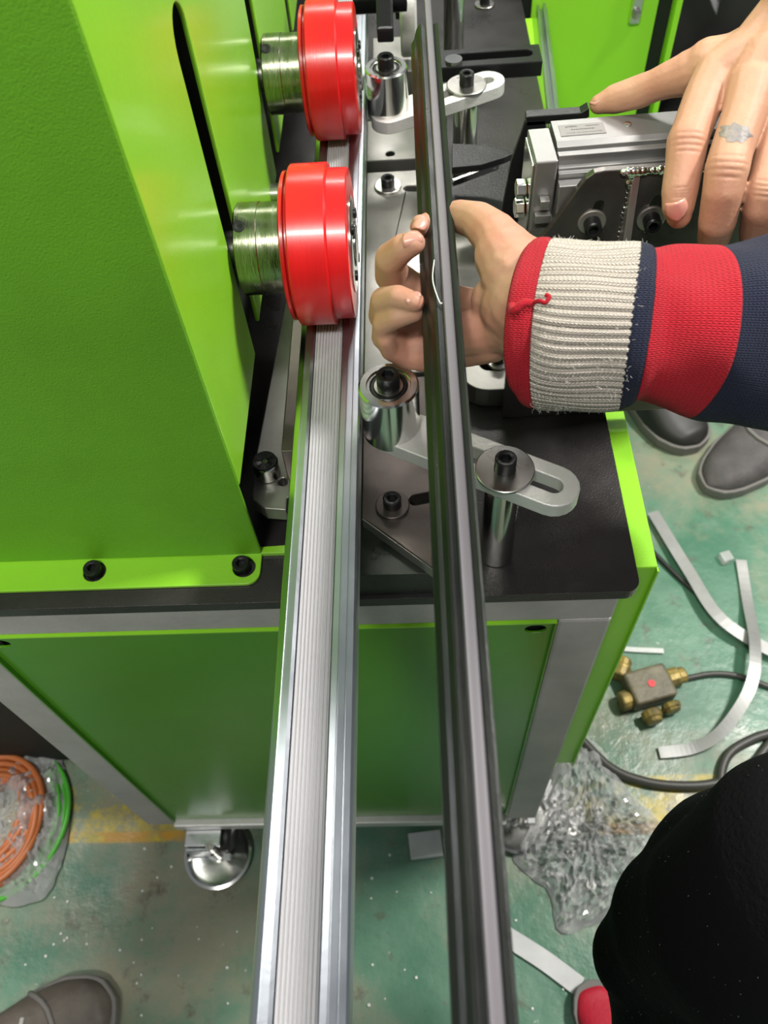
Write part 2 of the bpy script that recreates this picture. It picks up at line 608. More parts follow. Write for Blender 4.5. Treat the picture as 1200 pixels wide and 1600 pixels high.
# green front panel with its two lifting holes and folded rim
px0, px1, pz0, pz1 = -0.3445, 0.0975, 0.0785, 0.6475
bm = B()
poly(bm, [(px0, pz0), (px1, pz0), (px1, pz1), (px0, pz1)],
     [slot(px0 + 0.010, pz1 - 0.018, px0 + 0.014, pz1 - 0.018, 0.0062), slot(px1 - 0.016, pz1 - 0.018, px1 - 0.012, pz1 - 0.018, 0.0062)], 'y', 0.2745, 0.2765)
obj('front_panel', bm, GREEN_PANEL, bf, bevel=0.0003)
bm = B(); box(bm, px0, px1, 0.2705, 0.2745, pz1 - 0.0015, pz1); obj('panel_rim', bm, GREEN, bf)  # brighter green puts the light on the up-facing rim into the colour
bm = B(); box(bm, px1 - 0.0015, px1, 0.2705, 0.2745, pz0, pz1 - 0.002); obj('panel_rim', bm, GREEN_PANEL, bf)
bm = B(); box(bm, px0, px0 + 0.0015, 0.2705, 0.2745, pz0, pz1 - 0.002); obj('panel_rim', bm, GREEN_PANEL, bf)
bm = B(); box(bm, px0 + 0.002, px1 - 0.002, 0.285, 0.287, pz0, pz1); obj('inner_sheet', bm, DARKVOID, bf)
# side door hung on the right of the frame
bm = B(); box(bm, 0.1405, 0.166, 0.292, 1.085, 0.235, 0.6885); obj('side_door', bm, GREEN, bf, bevel=0.0015)
bm = B(); box(bm, 0.1405, 0.1425, 0.286, 0.292, 0.235, 0.6885); box(bm, 0.1645, 0.166, 0.288, 0.292, 0.235, 0.6885)
obj('door_flange', bm, GREEN, bf, bevel=0.0004)

# black table plate
bm = B()
poly(bm, rrect(-0.395, 0.1475, 0.2665, 1.9, 0.010, (1, 1, 1, 1)), [], 'z', 0.690, T)
tag(obj('table_plate', bm, BLACKPLATE, bevel=0.0008), 'black steel table plate with a rounded corner on top of the grey bench', 'table top')

# levelling caster under the left front leg and at the right
def caster(x, y, label):
    t = thing('levelling_caster', label, 'caster', (x, y, 0), 'levelling casters under the bench')
    bm = B(); lathe(bm, [(0, 0.003), (0.036, 0.003), (0.046, 0.008), (0.047, 0.012), (0.043, 0.013), (0.036, 0.010), (0.012, 0.012), (0.012, 0.02), (0, 0.02)], (x, y, 0), n=48); obj('foot_disc', bm, CHROME, t, smooth=30)
    bm = B(); lathe(bm, [(0, 0.014), (0.006, 0.014), (0.006, 0.06), (0, 0.06)], (x, y, 0), n=20); obj('threaded_stem', bm, STEEL, t, smooth=30)
    bm = B(); box(bm, x - 0.036, x + 0.012, y + 0.0, y + 0.034, 0.050, 0.056); poly(bm, [(x - 0.036, 0.015), (x - 0.012, 0.015), (x + 0.006, 0.05), (x - 0.036, 0.05)], [], 'y', y - 0.005, y - 0.001); obj('fork', bm, ALU_BRIGHT, t, bevel=0.001)
    bm = B(); lathe(bm, [(0, -0.010), (0.018, -0.010), (0.021, -0.006), (0.021, 0.006), (0.018, 0.010), (0, 0.010)], (x + 0.012, y + 0.020, 0.0235), 'x', n=28); obj('wheel', bm, RUBBER, t, smooth=30)
    bm = B(); box(bm, x + 0.012, x + 0.022, y - 0.012, y - 0.004, 0.022, 0.032); obj('brake_tab', bm, WHITEPL, t, bevel=0.001)
caster(-0.297, 0.245, 'silver disc levelling caster under the left front leg of the bench')
caster(0.118, 0.285, 'silver disc levelling caster behind the clear plastic bag at right front leg')

# ------------------------------------------------------------------ roll housing (green tower)
hs = thing('roll_housing', 'tall bright green roll housing bolted to the left of the black table plate', 'machine housing', (-0.3, 0.3, T))
SX = -0.115
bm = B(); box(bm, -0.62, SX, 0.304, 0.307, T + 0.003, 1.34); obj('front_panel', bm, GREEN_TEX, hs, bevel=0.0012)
bm = B(); poly(bm, rrect(-0.62, SX, 0.280, 0.3075, 0.010, (0, 1, 0, 0)), [circ(-0.235, 0.294, 0.0082, 20), circ(-0.127, 0.294, 0.0082, 20)], 'z', T + 0.0002, T + 0.003); obj('mounting_flange', bm, GREEN, hs, bevel=0.0006)
for x in (-0.2355, -0.1285):
    bm = place(screw_mesh(0.0063, 0.0085, 0.0034, 0.004), (x, 0.2945, T + 0.0002)); obj('cap_screw', bm, BLACKMET, hs, smooth=35)
# side plates between the shaft slots: hung from above, bottom edge clear of the table
def sidepl(y0, y1, roundtop):
    pts = [(y0, 0.782), (y1, 0.782), (y1, 1.34), (y0, 1.34)]
    return pts
slotw = 0.0165
def sl(yc, zb, zt):
    out = [(yc - slotw, zb)]
    for i in range(13):
        t = PI - PI * i / 12
        out.append((yc + slotw * math.cos(t), zt + slotw * math.sin(t)))
    out.append((yc + slotw, zb))
    return out
yy = [0.441, 0.656, 0.871, 1.086, 1.301]
pts = [(0.3072, 0.782)]
for y in yy:
    pts += sl(y, 0.782, 0.992)
pts += [(1.5, 0.782), (1.5, 1.34), (0.3072, 1.34)]
bm = B(); poly(bm, pts, [], 'x', SX - 0.003, SX); obj('side_panel', bm, GREEN, hs, bevel=0.0012)
bm = B(); box(bm, -0.62, SX, 0.3072, 1.5, 1.34, 1.343); obj('top_panel', bm, GREEN, hs)
bm = B(); box(bm, -0.62, SX, 1.5, 1.503, T, 1.343); obj('rear_panel', bm, GREEN, hs)
bm = B(); box(bm, -0.623, -0.62, 0.304, 1.503, T, 1.343); obj('outer_panel', bm, GREEN, hs)
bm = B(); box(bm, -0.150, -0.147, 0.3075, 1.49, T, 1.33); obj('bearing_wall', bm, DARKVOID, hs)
bm = B(); poly(bm, [(-0.147, 0.304), (-0.095, 0.304), (-0.095, 0.3105), (-0.147, 0.308)], [], 'z', T, T + 0.004); obj('floor_tab', bm, GREEN, hs, bevel=0.0005)

# ------------------------------------------------------------------ red forming wheels
def forming_wheel(y, label, z=0.8595):
    t = thing('forming_wheel', label, 'roller wheel', (-0.06, y, z), 'red forming wheels on shafts')
    bm = B(); lathe(bm, [(0, -0.147), (0.012, -0.147), (0.012, -0.112), (0, -0.112)], (0, y, z), 'x', n=32); obj('shaft', bm, STEEL, t, smooth=30)
    bm = B(); lathe(bm, [(0.010, -0.1110), (0.0275, -0.1110), (0.0290, -0.1100), (0.0290, -0.0965), (0.0286, -0.096), (0.0286, -0.0795), (0.010, -0.0795)], (0, y, z), 'x', n=64); obj('shaft_collar', bm, COLLAR, t, smooth=30)
    bm = B(); lathe(bm, [(0, 0), (0.0038, 0), (0.0038, 0.0008), (0.0026, 0.0009), (0, 0.0002)], n=16)
    bm.transform(Matrix.Translation((-0.1065, y - 0.0285 * math.sin(0.42), z + 0.0285 * math.cos(0.42))) @ Matrix.Rotation(0.42, 4, 'X')); obj('grub_screw', bm, DARKVOID, t)
    bm = B()
    prof = [(0.016, -0.0800), (0.0440, -0.0800), (0.0462, -0.0790), (0.0462, -0.0770), (0.0425, -0.0766), (0.0425, -0.0750), (0.0492, -0.0746),
            (0.0500, -0.0738), (0.0500, -0.0518), (0.0494, -0.0510), (0.0466, -0.0506), (0.0464, -0.0392), (0.0456, -0.0384), (0.016, -0.0384)]
    lathe(bm, prof, (0, y, z), 'x', n=96); obj('wheel', bm, RED, t, smooth=30)
    bm = B(); lathe(bm, [(0, -0.0384), (0.0300, -0.0384), (0.0300, -0.0376), (0.027, -0.0370), (0.014, -0.0370), (0.014, -0.0360), (0.012, -0.0355), (0, -0.0355)], (0, y, z), 'x', n=48); obj('end_cap', bm, CHROME, t, smooth=30)
    for k in range(4):
        a = k * PI / 2 + 0.5
        bm = B(); lathe(bm, [(0, -0.0370), (0.0034, -0.0370), (0.0034, -0.0358), (0.0025, -0.0355), (0, -0.0355)], (0, y + 0.021 * math.cos(a), z + 0.021 * math.sin(a)), 'x', n=16); obj('cap_screw', bm, BLACKMET, t, smooth=30)
forming_wheel(yy[0], 'red polyurethane forming wheel nearest the front, above the ribbed strip')
forming_wheel(yy[1], 'red polyurethane forming wheel at the top edge, behind the front wheel')
# lower counter shafts seen in the dark gap
t = thing('counter_shaft', 'short steel counter shaft low in the dark gap between the two red wheels', 'shaft', (-0.12, 0.555, 0.80))
bm = B(); lathe(bm, [(0, -0.147), (0.009, -0.147), (0.009, -0.095), (0, -0.095)], (0, 0.60, 0.79), 'x', n=24); obj('shaft', bm, STEEL, t, smooth=30)
bm = B(); lathe(bm, [(0, -0.098), (0.020, -0.098), (0.020, -0.088), (0, -0.088)], (0, 0.60, 0.79), 'x', n=32); obj('shaft_disc', bm, COLLAR, t, smooth=30)

# ------------------------------------------------------------------ aluminium profile being formed
PY0, PY1 = -0.12, 0.965
pf = thing('aluminium_profile', 'long silver aluminium profile with ribbed grey centre running under the red wheels', 'profile', (-0.055, 0.4, 0.80))
def extr(section, y0=PY0, y1=PY1):
    bm = B()
    poly(bm, section, [], 'y', y0, y1)
    return bm
# section drawn in x,z
body = [(-0.0775, 0.797), (-0.0775, 0.8065), (-0.0765, 0.8095), (-0.0735, 0.8112), (-0.0695, 0.8118), (-0.0678, 0.8105), (-0.0676, 0.8070), (-0.0492, 0.8070), (-0.0490, 0.8105), (-0.0485, 0.8108),
        (-0.0455, 0.8108), (-0.0453, 0.8101), (-0.0449, 0.8101), (-0.0447, 0.8108), (-0.0415, 0.8104), (-0.0413, 0.8096), (-0.0409, 0.8096), (-0.0407, 0.8102), (-0.0378, 0.8098), (-0.0366, 0.8088), (-0.0366, 0.790), (-0.0380, 0.790), (-0.0385, 0.797)]
obj('profile_body', extr(body), ALU, pf)
lip = [(-0.0782, 0.8020), (-0.0782, 0.8066), (-0.0771, 0.8101), (-0.0737, 0.8119), (-0.0735, 0.8113), (-0.0765, 0.8096), (-0.0776, 0.8066), (-0.0776, 0.8020)]
obj('rolled_lip', extr(lip), ALU_BRIGHT, pf, smooth=50)
rib = [(-0.0673, 0.8071)]
nr = 9
w = (0.0673 - 0.0494) / nr
x = -0.0673
for k in range(nr):
    rib += [(x + w * 0.06, 0.8098), (x + w * 0.18, 0.8107), (x + w * 0.42, 0.8110), (x + w * 0.62, 0.8107), (x + w * 0.72, 0.8098), (x + w * 0.97, 0.8097)]
    x += w
rib += [(-0.0494, 0.8071)]
obj('ribbed_strip', extr(rib, PY0, PY1 - 0.01), RIBBED, pf)

# ------------------------------------------------------------------ black profile held in the hand
bp = thing('black_profile', 'long black anodised profile with lilac grey gasket held parallel to the silver one', 'profile', (0.015, 0.3, 0.89))
sec = [(0.0040, 0.8800), (0.0044, 0.8845), (0.0068, 0.8880), (0.0080, 0.8930), (0.0088, 0.8955), (0.0108, 0.8985), (0.0118, 0.8990), (0.0122, 0.8975), (0.0150, 0.8975), (0.0152, 0.8990),
       (0.0206, 0.8990), (0.0208, 0.8978), (0.0236, 0.8990), (0.0247, 0.8985), (0.0250, 0.8965), (0.0250, 0.8800)]
obj('profile_body', extr(sec, -0.12, 0.640), BLACKALU, bp)
gs = [(0.0152, 0.8992), (0.0152, 0.9002), (0.0160, 0.9010), (0.0180, 0.9006), (0.0199, 0.9010), (0.0206, 0.9002), (0.0206, 0.8992)]
obj('gasket', extr(gs, -0.13, 0.70), SEAL, bp, smooth=50)
for k, (p, q, r) in enumerate([((0.0120, 0.372, 0.8995), (0.0105, 0.352, 0.902), (0.0135, 0.338, 0.8995))]):
    bm = B(); tube(bm, spline([p, q, r, (0.0150, 0.337, 0.8995)], 6), 0.00035, n=5); obj('shaving', bm, LINT, bp)

# ------------------------------------------------------------------ guide rollers, links, posts
def guide_roller(x, y, zt, label, zb=0.790, r=0.0185):
    t = thing('guide_roller', label, 'roller', (x, y, zb), 'steel guide rollers beside the silver profile')
    h = zt
    bm = B(); lathe(bm, [(0.012, zb), (r - 0.0025, zb), (r, zb + 0.0025), (r, h - 0.0012), (r - 0.0012, h), (r - 0.0048, h), (r - 0.0052, h - 0.0012), (0.012, h - 0.0012)], (x, y, 0), n=72); obj('roller_sleeve', bm, CHROME, t, smooth=30)
    bm = B(); lathe(bm, [(0.006, zb), (0.0133, zb), (0.0133, h - 0.0014), (0.0118, h - 0.0014), (0.0116, h - 0.0024), (0.0090, h - 0.0024), (0.0088, h - 0.0010), (0.006, h - 0.0010)], (x, y, 0), n=48); obj('bearing', bm, STEEL, t, smooth=30)
    bm = B(); lathe(bm, [(0.0116, h - 0.0022), (0.0108, h - 0.0016), (0.0094, h - 0.0016), (0.0090, h - 0.0022)], (x, y, 0), n=48); obj('bearing_seal', bm, BLACKMET, t, smooth=30)
    bm = place(screw_mesh(0.0070, 0.0100, 0.0038, 0.005), (x, y, h - 0.0008)); obj('cap_screw', bm, BLACKMET, t, smooth=35)
    bm = B(); lathe(bm, [(0, 0.782), (0.010, 0.782), (0.010, zb), (0, zb)], (x, y, 0), n=24); obj('spacer', bm, STEEL, t, smooth=30)
guide_roller(-0.0172, 0.341, 0.834, 'shiny steel guide roller nearest the front, between silver and black profiles')
guide_roller(-0.0172, 0.708, 0.834, 'shiny steel guide roller at the back beside the rear red wheel')

def link(p0, p1, pend, label, z0=0.786, z1=0.7975, r=0.0155, washer_r=0.0180, post_label='', scr=''):
    sl0 = Vector((p0[0], p0[1])).lerp(Vector((pend[0], pend[1])), 0.40)
    bm = B()
    hole = slot(sl0.x, sl0.y, pend[0], pend[1], 0.0055)
    poly(bm, slot(p0[0], p0[1], pend[0], pend[1], r), [hole], 'z', z0, z1)
    tag(obj('slotted_link', bm, WHITEALU, smooth=30, bevel=0.0008), label, 'link', 'white slotted adjusting links')
    x, y = p1
    t = thing('support_post', post_label, 'post', (x, y, T), 'round steel posts under the slotted links')
    bm = B(); lathe(bm, [(0, T + 0.0003), (0.0108, T + 0.0003), (0.0115, T + 0.001), (0.0115, z0 - 0.0015), (0.0105, z0 - 0.0003), (0, z0 - 0.0003)], (x, y, 0), n=48); obj('post', bm, CHROME, t, smooth=30)
    t = thing('clamp_screw', scr, 'screw', (x, y, z1), 'black clamp screws with washers')
    bm = B(); lathe(bm, [(0.004, z1 + 0.0002), (washer_r - 0.0006, z1 + 0.0002), (washer_r, z1 + 0.0008), (washer_r, z1 + 0.0022), (washer_r - 0.0006, z1 + 0.0026), (0.004, z1 + 0.0026)], (x, y, 0), n=48); obj('washer', bm, STEEL, t, smooth=30)
    bm = place(screw_mesh(0.0066, 0.0105, 0.0036, 0.005), (x, y, z1 + 0.0026)); obj('cap_screw', bm, BLACKMET, t, smooth=35)
link((-0.0172, 0.341), (0.0515, 0.3000), (0.0800, 0.2880), 'white slotted link from the front guide roller to the nearest round post',
     post_label='round steel post nearest the front corner of the black plate', scr='black socket screw on a broad washer at the front of the table')
link((-0.0172, 0.700), (0.0540, 0.7350), (0.0740, 0.7450), 'white slotted link beneath the rear guide roller, pointing up right',
     post_label='round steel post under the rear white link', scr='black socket screw and washer on the rear white link')
link((0.0, 0.965), (0.0560, 0.985), (0.0760, 0.989), 'white slotted link cut by the top edge of the picture',
     post_label='round steel post at the top edge right of the black profile', scr='screw and washer at the top edge above the slotted black arm')

# ------------------------------------------------------------------ steel plates on the table
def plate(name, pts, holes, z0, z1, m, label, cat='plate', bev=0.0008):
    bm = B(); poly(bm, pts, holes, 'z', z0, z1)
    return tag(obj(name, bm, m, bevel=bev), label, cat)
def floor_screw(x, y, z, label, wr=0.011, m=STEEL, r=0.0062, h=0.008):
    t = thing('clamp_screw', label, 'screw', (x, y, z), 'black clamp screws with washers')
    bm = B(); lathe(bm, [(0.004, z + 0.0002), (wr, z + 0.0002), (wr, z + 0.0018), (wr - 0.0005, z + 0.0022), (0.004, z + 0.0022)], (x, y, 0), n=40); obj('washer', bm, m, t, smooth=30)
    bm = place(screw_mesh(r, h, 0.0034, 0.004), (x, y, z + 0.0022)); obj('cap_screw', bm, BLACKMET, t, smooth=35)
plate('base_plate', rrect(-0.078, 0.014, 0.2700, 0.44, 0.006), [], T + 0.0003, 0.7275, STEEL_GREENISH, 'dark steel base plate with rounded corners at the front between both profiles')
plate('guide_plate', [(-0.0405, 0.3095), (-0.0405, 0.437), (0.0125, 0.437), (0.0125, 0.262)], [slot(-0.004, 0.322, 0.006, 0.324, 0.0045)], 0.7278, 0.7385, STEEL_DARK, 'brownish polished guide plate with a cut-off corner below the front guide roller')
floor_screw(-0.0195, 0.3175, 0.7385, 'black socket screw on the brownish plate below the front guide roller', 0.0115, STEEL_DARK)
bm = B(); tube(bm, [(-0.0400, 0.3081, 0.7332), (0.0120, 0.2616, 0.7332)], 0, flat=(0.0006, 0.0100)); o_ = obj('lit_edge', bm, STEEL_DULL); tag(o_, 'pale strip added for the light along the diagonal cut of the brownish plate', 'edge strip')  # thin pale strip added to paint the light on the cut edge
plate('guide_plate', [(-0.0405, 0.440), (-0.0405, 0.700), (0.0200, 0.700), (0.0300, 0.640), (0.0230, 0.440)], [slot(-0.002, 0.672, 0.008, 0.671, 0.0042)], 0.712, 0.740, STEEL_DULL, 'pale ground steel guide plate behind the fingers, left of the black profile')
floor_screw(-0.0205, 0.676, 0.740, 'black socket screw on a bright washer between rear guide roller and fingers', 0.0125)
plate('guide_block', [(-0.0405, 0.712), (-0.0405, 0.78), (0.012, 0.78), (0.012, 0.712)], [circ(-0.018, 0.722, 0.004, 16)], T + 0.0003, 0.744, STEEL_DULL, 'small pale steel block beneath the rear guide roller')
plate('guide_block', [(-0.034, 0.83), (-0.034, 0.90), (0.012, 0.90), (0.012, 0.83)], [], T + 0.0003, 0.765, STEEL_DULL, 'pale steel block at the top edge behind the rear guide roller')
plate('side_guide_plate', [(-0.1175, 0.3290), (-0.1085, 0.3215), (-0.0935, 0.3195), (-0.0935, 0.330), (-0.0900, 0.332), (-0.0900, 0.539), (-0.1075, 0.539), (-0.1185, 0.372), (-0.1185, 0.334)],
      [circ(-0.0975, 0.344, 0.0035, 16)], 0.722, 0.735, STEEL_DULL, 'narrow pale steel side plate between the green housing and silver profile')
plate('side_guide_rail', [(-0.0935, 0.345), (-0.0935, 0.60), (-0.0800, 0.60), (-0.0800, 0.345)], [], 0.736, 0.768, STEEL_DARK, 'dark steel guide rail standing along the left side of silver profile', 'rail')
plate('packing_block', [(-0.112, 0.35), (-0.112, 0.53), (-0.094, 0.53), (-0.094, 0.35)], [], T + 0.0003, 0.7217, STEEL_DARK, 'dark packing block beneath the narrow pale side plate', 'block')
t = thing('knurled_screw', 'short knurled steel screw with black cap on the narrow side plate', 'screw', (-0.109, 0.351, 0.735))
bm = B()
lathe(bm, [(0, 0.7352), (0.0088, 0.7352), (0.0092, 0.7358), (0.0092, 0.7482), (0.0084, 0.7494), (0.0074, 0.7494), (0, 0.7490)], (-0.1085, 0.352, 0), n=60); obj('screw_head', bm, CHROME, t, smooth=30)
bm = B(); lathe(bm, [(0.0087, 0.7490), (0.0084, 0.7502), (0.0028, 0.7500), (0.0024, 0.7496), (0.0024, 0.7480), (0, 0.748)], (-0.1085, 0.352, 0), n=36, hexrings=(3, 4)); obj('black_cap', bm, BLACKMET, t, smooth=30)
floor_screw((0.1006,1.0996,0.7000)[0], (0.1006,1.0996,0.7000)[1], T, 'grey washer and screw on the black table at the top edge', 0.0125)
# rounded pale plate right of the black profile
plate('stop_plate', rrect(0.036, 0.092, 0.437, 0.700, 0.020, (1, 1, 0, 0)), [slot(0.058, 0.4655, 0.066, 0.4660, 0.0075), circ(0.066, 0.597, 0.006, 20)], T + 0.0005, 0.720, STEEL_DULL, 'pale round-cornered stop plate partly hidden beneath the striped cuff')
floor_screw(0.0660, 0.4665, 0.7205, 'black socket screw on the pale round-cornered plate under the cuff', 0.0098, STEEL, 0.0058)

# slotted black arm
sa = thing('slotted_bracket', 'black slotted flat bracket sticking out right of the black profile near the top', 'bracket', (0.08, 0.79, 0.80))
bm = B(); poly(bm, [(0.020, 0.765), (0.126, 0.7665), (0.126, 0.7985), (0.020, 0.797)], [slot(0.050, 0.782, 0.112, 0.7835, 0.0062)], 'z', 0.786, 0.800); obj('slotted_bar', bm, BLACKMET, sa, bevel=0.001)
bm = B(); lathe(bm, [(0, T + 0.0003), (0.009, T + 0.0003), (0.009, 0.7858), (0, 0.7858)], (0.030, 0.781, 0), n=24); obj('post', bm, STEEL, sa, smooth=30)
bm = B(); lathe(bm, [(0, 0.8002), (0.008, 0.8002), (0.008, 0.803), (0, 0.803)], (0.0445, 0.7745, 0), n=24); obj('nut', bm, CHROME, sa, smooth=30)

# belt arm and pulley at the top between the profiles
pa = thing('tension_arm', 'black tension arm with pale disc at the top edge between the profiles', 'arm', (-0.01, 0.80, 0.80))
bm = B(); poly(bm, [(0.722, 0.846), (0.748, 0.848), (0.850, 0.905), (0.840, 0.935), (0.722, 0.858)], [], 'x', -0.0235, -0.0095); obj('arm_bar', bm, BLACKMET, pa, bevel=0.002)
bm = B(); lathe(bm, [(0, -0.008), (0.042, -0.008), (0.044, -0.006), (0.044, 0.006), (0.042, 0.008), (0, 0.008)], (0.0036,0.8475,0.8189), 'x', n=48); obj('pale_disc', bm, WHITEALU, pa, smooth=30)
bm = B(); lathe(bm, [(0, -0.012), (0.012, -0.012), (0.012, -0.006), (0, -0.006)], (0.0036,0.8475,0.8189), 'x', n=24); obj('hub', bm, BLACKMET, pa, smooth=30)
bm = B()
pr = []
for k in range(60):
    pr += [(0.0062, -0.055 + k * 0.0008), (0.0056, -0.055 + k * 0.0008 + 0.0004)]
lathe(bm, [(0, -0.055)] + pr + [(0, -0.0068)], (0.010, (-0.0319,0.7806,0.8500)[1], 0.850), 'x', n=20); obj('threaded_rod', bm, BLACKMET, pa)

# ------------------------------------------------------------------ pneumatic slide unit with its bracket
pc = thing('pneumatic_slide', 'silver aluminium pneumatic slide block under the tattooed hand', 'actuator', (0.13, 0.455, 0.86))
def rot_about(bm, ang=0.05, c=(0.075, 0.437, 0)):
    bm.transform(Matrix.Translation(Vector(c)) @ Matrix.Rotation(ang, 4, 'Z') @ Matrix.Translation(-Vector(c)))
    return bm
RA = 0.045
# stepped body section in y,z
bsec = [(0.4370, 0.8720), (0.4370, 0.8985), (0.4378, 0.8990), (0.4378, 0.9040), (0.4405, 0.9040), (0.4408, 0.9058), (0.4435, 0.9060), (0.4435, 0.9090), (0.4438, 0.9120), (0.4480, 0.9122), (0.4482, 0.9105), (0.4498, 0.9105), (0.4500, 0.9135), (0.4540, 0.9150), (0.4760, 0.9150), (0.4760, 0.8720)]
bm = B(); poly(bm, bsec, [], 'x', 0.0885, 0.215); obj('slide_body', rot_about(bm, RA), ALU_BLOCK, pc, bevel=0.0004)
bm = B(); poly(bm, [(0.0740, 0.4370), (0.0870, 0.4370), (0.0870, 0.4720), (0.0740, 0.4720)], [], 'z', 0.865, 0.9135); obj('end_plate', rot_about(bm, RA), ALU_BLOCK, pc, bevel=0.001)
bm = B(); box(bm, 0.088, 0.1045, 0.4300, 0.4368, 0.870, 0.9010); box(bm, 0.0880, 0.0960, 0.4268, 0.43, 0.874, 0.884); box(bm, 0.0760, 0.0860, 0.4325, 0.4369, 0.874, 0.880); box(bm, 0.0780, 0.0840, 0.4310, 0.4369, 0.886, 0.891)
obj('slide_table', rot_about(bm, RA), ALU_BLOCK, pc, bevel=0.0006)
bm = B(); box(bm, 0.0725, 0.0739, 0.440, 0.469, 0.842, 0.9100); obj('edge_plate', rot_about(bm, RA), CHROME, pc, bevel=0.0004)
for dz in (0.0, 0.022):
    bm = B(); lathe(bm, [(0, -0.006), (0.0062, -0.006), (0.0062, 0), (0, 0)], (0.0722, 0.452, 0.879 + dz * 0.6 - 0.006), 'x', n=6); obj('hex_nut', rot_about(bm, RA), CHROME, pc, bevel=0.0006)
bm = B(); box(bm, 0.0920, 0.1190, 0.4585, 0.4700, 0.9151, 0.9153); lb = obj('type_label', rot_about(bm, RA), LABELM, pc)
bm = B()
def dash(x0, x1, y0, y1):
    x = x0
    while x < x1:
        w_ = random.uniform(0.0005, 0.0013)
        box(bm, x, min(x + w_, x1), y0 + random.uniform(0, 0.0003), y1 - random.uniform(0, 0.0003), 0.91532, 0.91536)
        x += w_ + 0.0004
dash(0.0960, 0.1030, 0.4668, 0.4684); dash(0.1080, 0.1160, 0.4670, 0.4680); dash(0.0990, 0.1130, 0.4638, 0.4650); dash(0.0955, 0.1170, 0.4607, 0.4614)
obj('label_print', rot_about(bm, RA), INK, lb)
bm = B(); lathe(bm, [(0, 0.9150), (0.0022, 0.9150), (0.0022, 0.9158), (0.0012, 0.9161), (0, 0.9161)], (0.1330, 0.4655, 0), n=16); obj('grub_screw', rot_about(bm, RA), CHROME, pc, smooth=30)

mb = thing('mounting_bracket', 'dark welded steel bracket with central rib in front of the silver slide block', 'bracket', (0.13, 0.43, T))
bpts = [(0.0660, 0.842), (0.0985, 0.9035), (0.1015, 0.9090), (0.1060, 0.9125), (0.1120, 0.9135), (0.2150, 0.9135), (0.2150, 0.7005), (0.0660, 0.7005)]
bm = B(); poly(bm, bpts, [slot(0.1100, 0.872, 0.1120, 0.8910, 0.0030), slot(0.1440, 0.872, 0.1460, 0.8920, 0.0030)], 'y', 0.4245, 0.4295); obj('bracket_plate', rot_about(bm, 0.02), mat('oiled_bracket_steel', (0.14, 0.13, 0.12, 1), 0.30, metal=0.8, vary=0.3, vscale=18, rvary=0.1), mb, bevel=0.0006)
bm = B(); poly(bm, [(0.4243, 0.9140), (0.4040, 0.8300), (0.4100, 0.7900), (0.4243, 0.7900)], [], 'x', 0.1278, 0.1325); obj('stiffening_rib', rot_about(bm, 0.02), STEEL_DULL, mb, bevel=0.0006)
bm = B()
mat_pin = WHITEPL
for k in range(40):
    z_ = 0.9125 - k * 0.0034 if k < 20 else 0.9125
    x_ = 0.1270 if k < 20 else 0.1215 + (k - 20) * 0.0030
    rr = random.uniform(0.0010, 0.0019) * (1.6 if k < 3 or k >= 20 else 0.55)
    capsule(bm, (x_ + random.uniform(-0.0006, 0.0006), 0.4238, z_), rr, (x_ + 0.001, 0.4236, z_ - 0.001), rr * 0.8, n=8, m=3)
obj('weld_bead', remeshed(rot_about(bm, 0.02), 0.0005, 3), CHROME, mb, smooth=60)
for xx, zz in ((0.1095, 0.8795), (0.1450, 0.8800)):
    bm = place(B() if False else lathe(B(), [(0.003, 0), (0.0086, 0), (0.0086, 0.0012), (0.0080, 0.0016), (0.003, 0.0016)], n=40), (xx, 0.4255, zz), '-y'); w_ = obj('washer', bm, STEEL_DULL, mb, smooth=30)
    bm = place(screw_mesh(0.0052, 0.0075, 0.0031, 0.004), (xx, 0.4238, zz), '-y'); obj('cap_screw', bm, BLACKMET, mb, smooth=35)
# carrier plate of the slide, black sheet metal
cs = thing('carrier_sheet', 'bent black sheet metal carrier left of and behind the silver slide block', 'bracket', (0.07, 0.6, 0.75))
bm = B(); poly(bm, [(0.0370,0.6482,0.7600)[:2], (0.0774,0.6665,0.7600)[:2], (0.0938,0.6906,0.7600)[:2], (0.1135,0.7365,0.7600)[:2], (0.1324,0.7240,0.7600)[:2], (0.1166,0.5877,0.7600)[:2], (0.0311,0.5946,0.7600)[:2]], [], 'z', 0.754, 0.760); obj('lower_sheet', bm, BLACKMET, cs, bevel=0.0006)
bm = B(); poly(bm, [(0.0372,0.6596,0.7900)[:2], (0.0666,0.6549,0.7900)[:2], (0.0904,0.6414,0.7900)[:2], (0.0802,0.6349,0.7900)[:2], (0.0591,0.6259,0.7900)[:2], (0.0355,0.6244,0.7900)[:2]], [], 'z', 0.784, 0.790); obj('blade', bm, BLACKMET, cs, bevel=0.0006)
bm = B()
a_, b_ = Vector((0.0381,0.6475,0.7610)), Vector((0.0792,0.6687,0.7610))
tube(bm, [a_, a_.lerp(b_, 0.5), b_], 0, flat=(0.003, 0.004)); obj('lit_sheet_edge', bm, CHROME, cs)  # polished strip added to paint the light along the sheet's edge
bm = B(); poly(bm, [(0.0739,0.5000,0.9091)[0::2], (0.1079,0.5000,0.9096)[0::2], (0.1127,0.5000,0.9126)[0::2], (0.1135,0.5000,0.9068)[0::2], (0.1086,0.5000,0.9045)[0::2], (0.0744,0.5000,0.9032)[0::2]], [], 'y', 0.492, 0.500); obj('top_flange', bm, BLACKMET, cs, bevel=0.0006)
bm = B(); poly(bm, [(0.0737,0.4950,0.9061)[0::2], (0.0865,0.4950,0.9062)[0::2], (0.0943,0.4950,0.8323)[0::2], (0.0620,0.4950,0.8315)[0::2], (0.0668,0.4950,0.8783)[0::2]], [], 'y', 0.492, 0.496); obj('upright_sheet', bm, BLACKMET, cs, bevel=0.0006)
